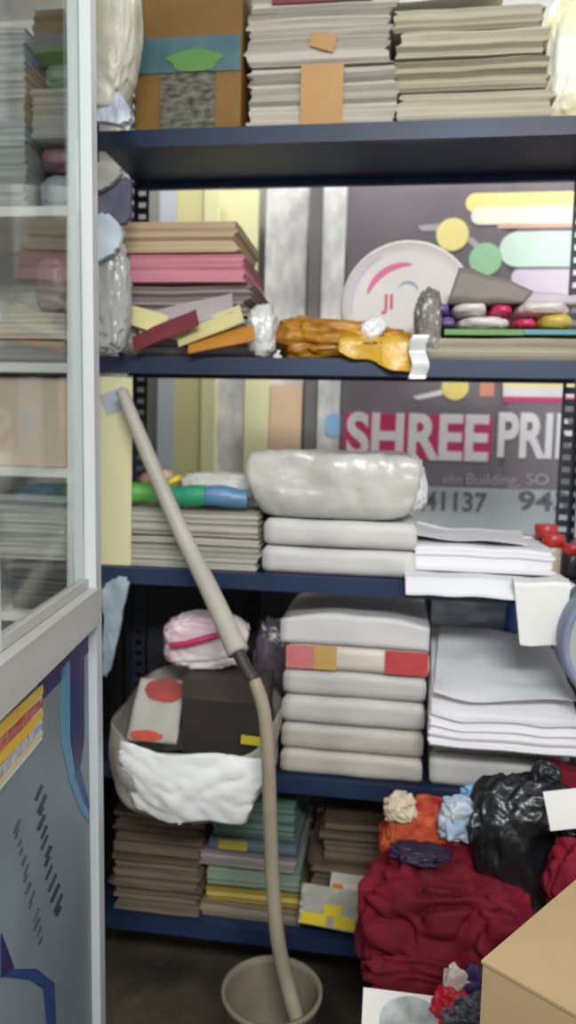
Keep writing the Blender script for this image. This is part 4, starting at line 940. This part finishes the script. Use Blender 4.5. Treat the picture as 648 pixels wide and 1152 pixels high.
for k in range(13):  # slanted upright lettering in two columns, unreadable in the photograph
    x = 37+k*1.95; y = 888+k*11.2; l = R.uniform(6, 15); w_ = R.uniform(1.5, 3.2); o_ = R.uniform(-2.5, 2.5)
    cdecal('lettering', [(x+o_, y+l), (x+o_+w_, y+l+1), (x+o_+w_+l*.62, y-l*.3), (x+o_+l*.62, y-l*.3-2)], Mtx2)
for k in range(14):
    x = 15+k*2.0; y = 926+k*10; l = R.uniform(5, 11); w_ = R.uniform(1.2, 2.6); o_ = R.uniform(-2, 2)
    cdecal('lettering', [(x+o_, y+l), (x+o_+w_, y+l+1), (x+o_+w_+l*.6, y-l*.3), (x+o_+l*.6, y-l*.3-2)], Mtx)
# yellow sticker sign on that panel
def band(f0, f1, ma, nm, lab, lift):
    yl0, yl1, yr0, yr1 = 810, 886, 770, 836
    cdecal(nm, [(-10, yl0+(yl1-yl0)*f0+9), (-10, yl0+(yl1-yl0)*f1+12), (45, yr0+(yr1-yr0)*f1-4), (45, yr0+(yr1-yr0)*f0)], ma, lab, lift)
band(0, 1.0, flat('sticker_white', (214, 214, 210)), 'sticker', 'white bordered sticker', 0.0014)
band(0.0, .22, flat('sticker_yellow', (220, 180, 62)), 'sticker_stripe', 'yellow stripe', 0.003)
band(.22, .42, mat('sticker_red', (196, 120, 104), 0.5, 0.2, (90, 90, 90), col2=(150, 60, 56)), 'sticker_stripe', 'red and pink lettered stripe', 0.003)
band(.42, .62, flat('sticker_amber', (220, 176, 48)), 'sticker_stripe', 'amber stripe', 0.003)
band(.62, .80, mat('sticker_grey', (196, 198, 200), 0.5, 0.2, (120, 120, 60), col2=(130, 134, 140)), 'sticker_stripe', 'grey lettered stripe', 0.003)
band(.80, .91, flat('sticker_cream', (206, 188, 140)), 'sticker_stripe', 'cream stripe', 0.003)

# ------------------------------------------------------------------ white shelf unit beyond the partition
YU = 1.575
ux1 = X(88, 400, YU)-0.002; ux1 = min(ux1, XL-0.012); ux0 = ux1-0.62
un = empty('shelf_unit', 'white shelf unit seen through the glass partition at the left', 'shelving', ((ux0+ux1)/2, YU-0.02, 0))
M_us = mat('white_shelf', (228, 226, 216), 0.5, 0.04)
def upart(name, x0, x1, z0, z1, y0=YU-0.02, y1=YU+0.30, ma=M_us):
    return rel(link(name, bevel(box(x0, x1, y0, y1, z0, z1), 0.0015, 1), ma, un), un)
ZB = Z(40, 690, YU-0.02)-0.03
upart('side_panel', ux1-0.014, ux1, ZB, 2.3); upart('side_panel', ux0, ux0+0.014, ZB, 2.3)
upart('base', ux0+.01, ux1-.01, 0, ZB-.0005, ma=M_dark)
upart('back_panel', ux0+0.0145, ux1-0.0145, ZB, 2.29, YU+0.292, YU+0.30, mat('unit_back', (186, 186, 178), 0.6, 0.06))
US = [Z(40, y_, YU-0.02) for y_ in (232, 408, 526, 690)]
for q in US: upart('shelf', ux0+0.0145, ux1-0.0145, q-0.02, q, YU-0.02, YU+0.291)
GU = 'things on the white shelf unit'
def ub(label, cat, p0_, p1_, y0_, y1_, z0, ma, seed, soft=False, d=0.22):
    cx, w = spanx(p0_, p1_, (y0_+y1_)/2, YU); cx = min(cx, ux1-0.018-w*.56)
    h = Z((p0_+p1_)/2, y0_, YU)-Z((p0_+p1_)/2, y1_, YU)-0.002
    bm = crumple_bm(w, d*.8, h, seed, 5, 0.10, 2.2, 0.5) if soft else bevel(slab(w, d, h), 0.004) if cat == 'box' else bundle_bm(w, d, h, seed, 0.002)
    nm = {'packet': 'plastic_packet', 'box': 'carton'}.get(cat, 'paper_bundle')
    tag(link(nm, bm, ma, None, (cx, YU+0.125, z0), (0, 0, 0), soft), label, cat, GU)
    return z0+h+0.002
z0 = US[0]+.001
ub('grey white paper bundle at the far left of the white unit, upper shelf', 'paper bundle', -60, 24, 20, 231, z0, pages('cab_grey', (176, 178, 174)), 301)
z0 = ub('blue grey packet lowest on the upper shelf of the white unit', 'packet', 30, 76, 178, 231, z0, plastic('cab_blue_grey', (160, 168, 174), .4), 302, True)
z0 = ub('dull maroon packet on the blue grey packet, white unit', 'packet', 30, 76, 146, 176, z0, plastic('cab_maroon', (140, 104, 110), .4), 303, True)
z0 = ub('grey brown paper bundle above the maroon packet, white unit', 'paper bundle', 32, 76, 84, 144, z0, pages('cab_brown', (156, 152, 142)), 304)
z0 = ub('green packet above the grey brown bundle, white unit', 'packet', 34, 76, 44, 82, z0, plastic('cab_green', (120, 150, 118), .4), 305, True)
z0 = ub('dark brown bundle above the green packet, white unit', 'paper bundle', 34, 76, -10, 42, z0, pages('cab_dark', (108, 98, 84)), 306)
z0 = US[1]+.001
z0 = ub('stone grey paper bundle on the second shelf of the white unit', 'paper bundle', -40, 74, 378, 407, z0, pages('cab_stone', (156, 152, 146)), 308)
z0 = ub('pale paper bundle on the stone grey one, white unit', 'paper bundle', -40, 72, 345, 376, z0, pages('cab_white', (196, 194, 188)), 309)
z0 = ub('brownish packet on the pale bundle, white unit', 'packet', 20, 72, 270, 343, z0, plastic('cab_rust', (156, 138, 134), .4), 310, True)
ub('peach carton on the middle shelf of the white unit', 'box', -30, 75, 424, 525, US[2]+.001, mat('peach_card', (216, 194, 174), 0.6, 0.05), 307)
z0 = US[3]+.001
z0 = ub('dark slate bundle on the lowest visible shelf of the white unit', 'paper bundle', 10, 74, 632, 689, z0, pages('cab_slate', (104, 100, 96)), 311)
z0 = ub('pale grey bundle on the dark slate one, white unit', 'paper bundle', -30, 74, 556, 630, z0, pages('cab_pale', (182, 182, 174)), 312)
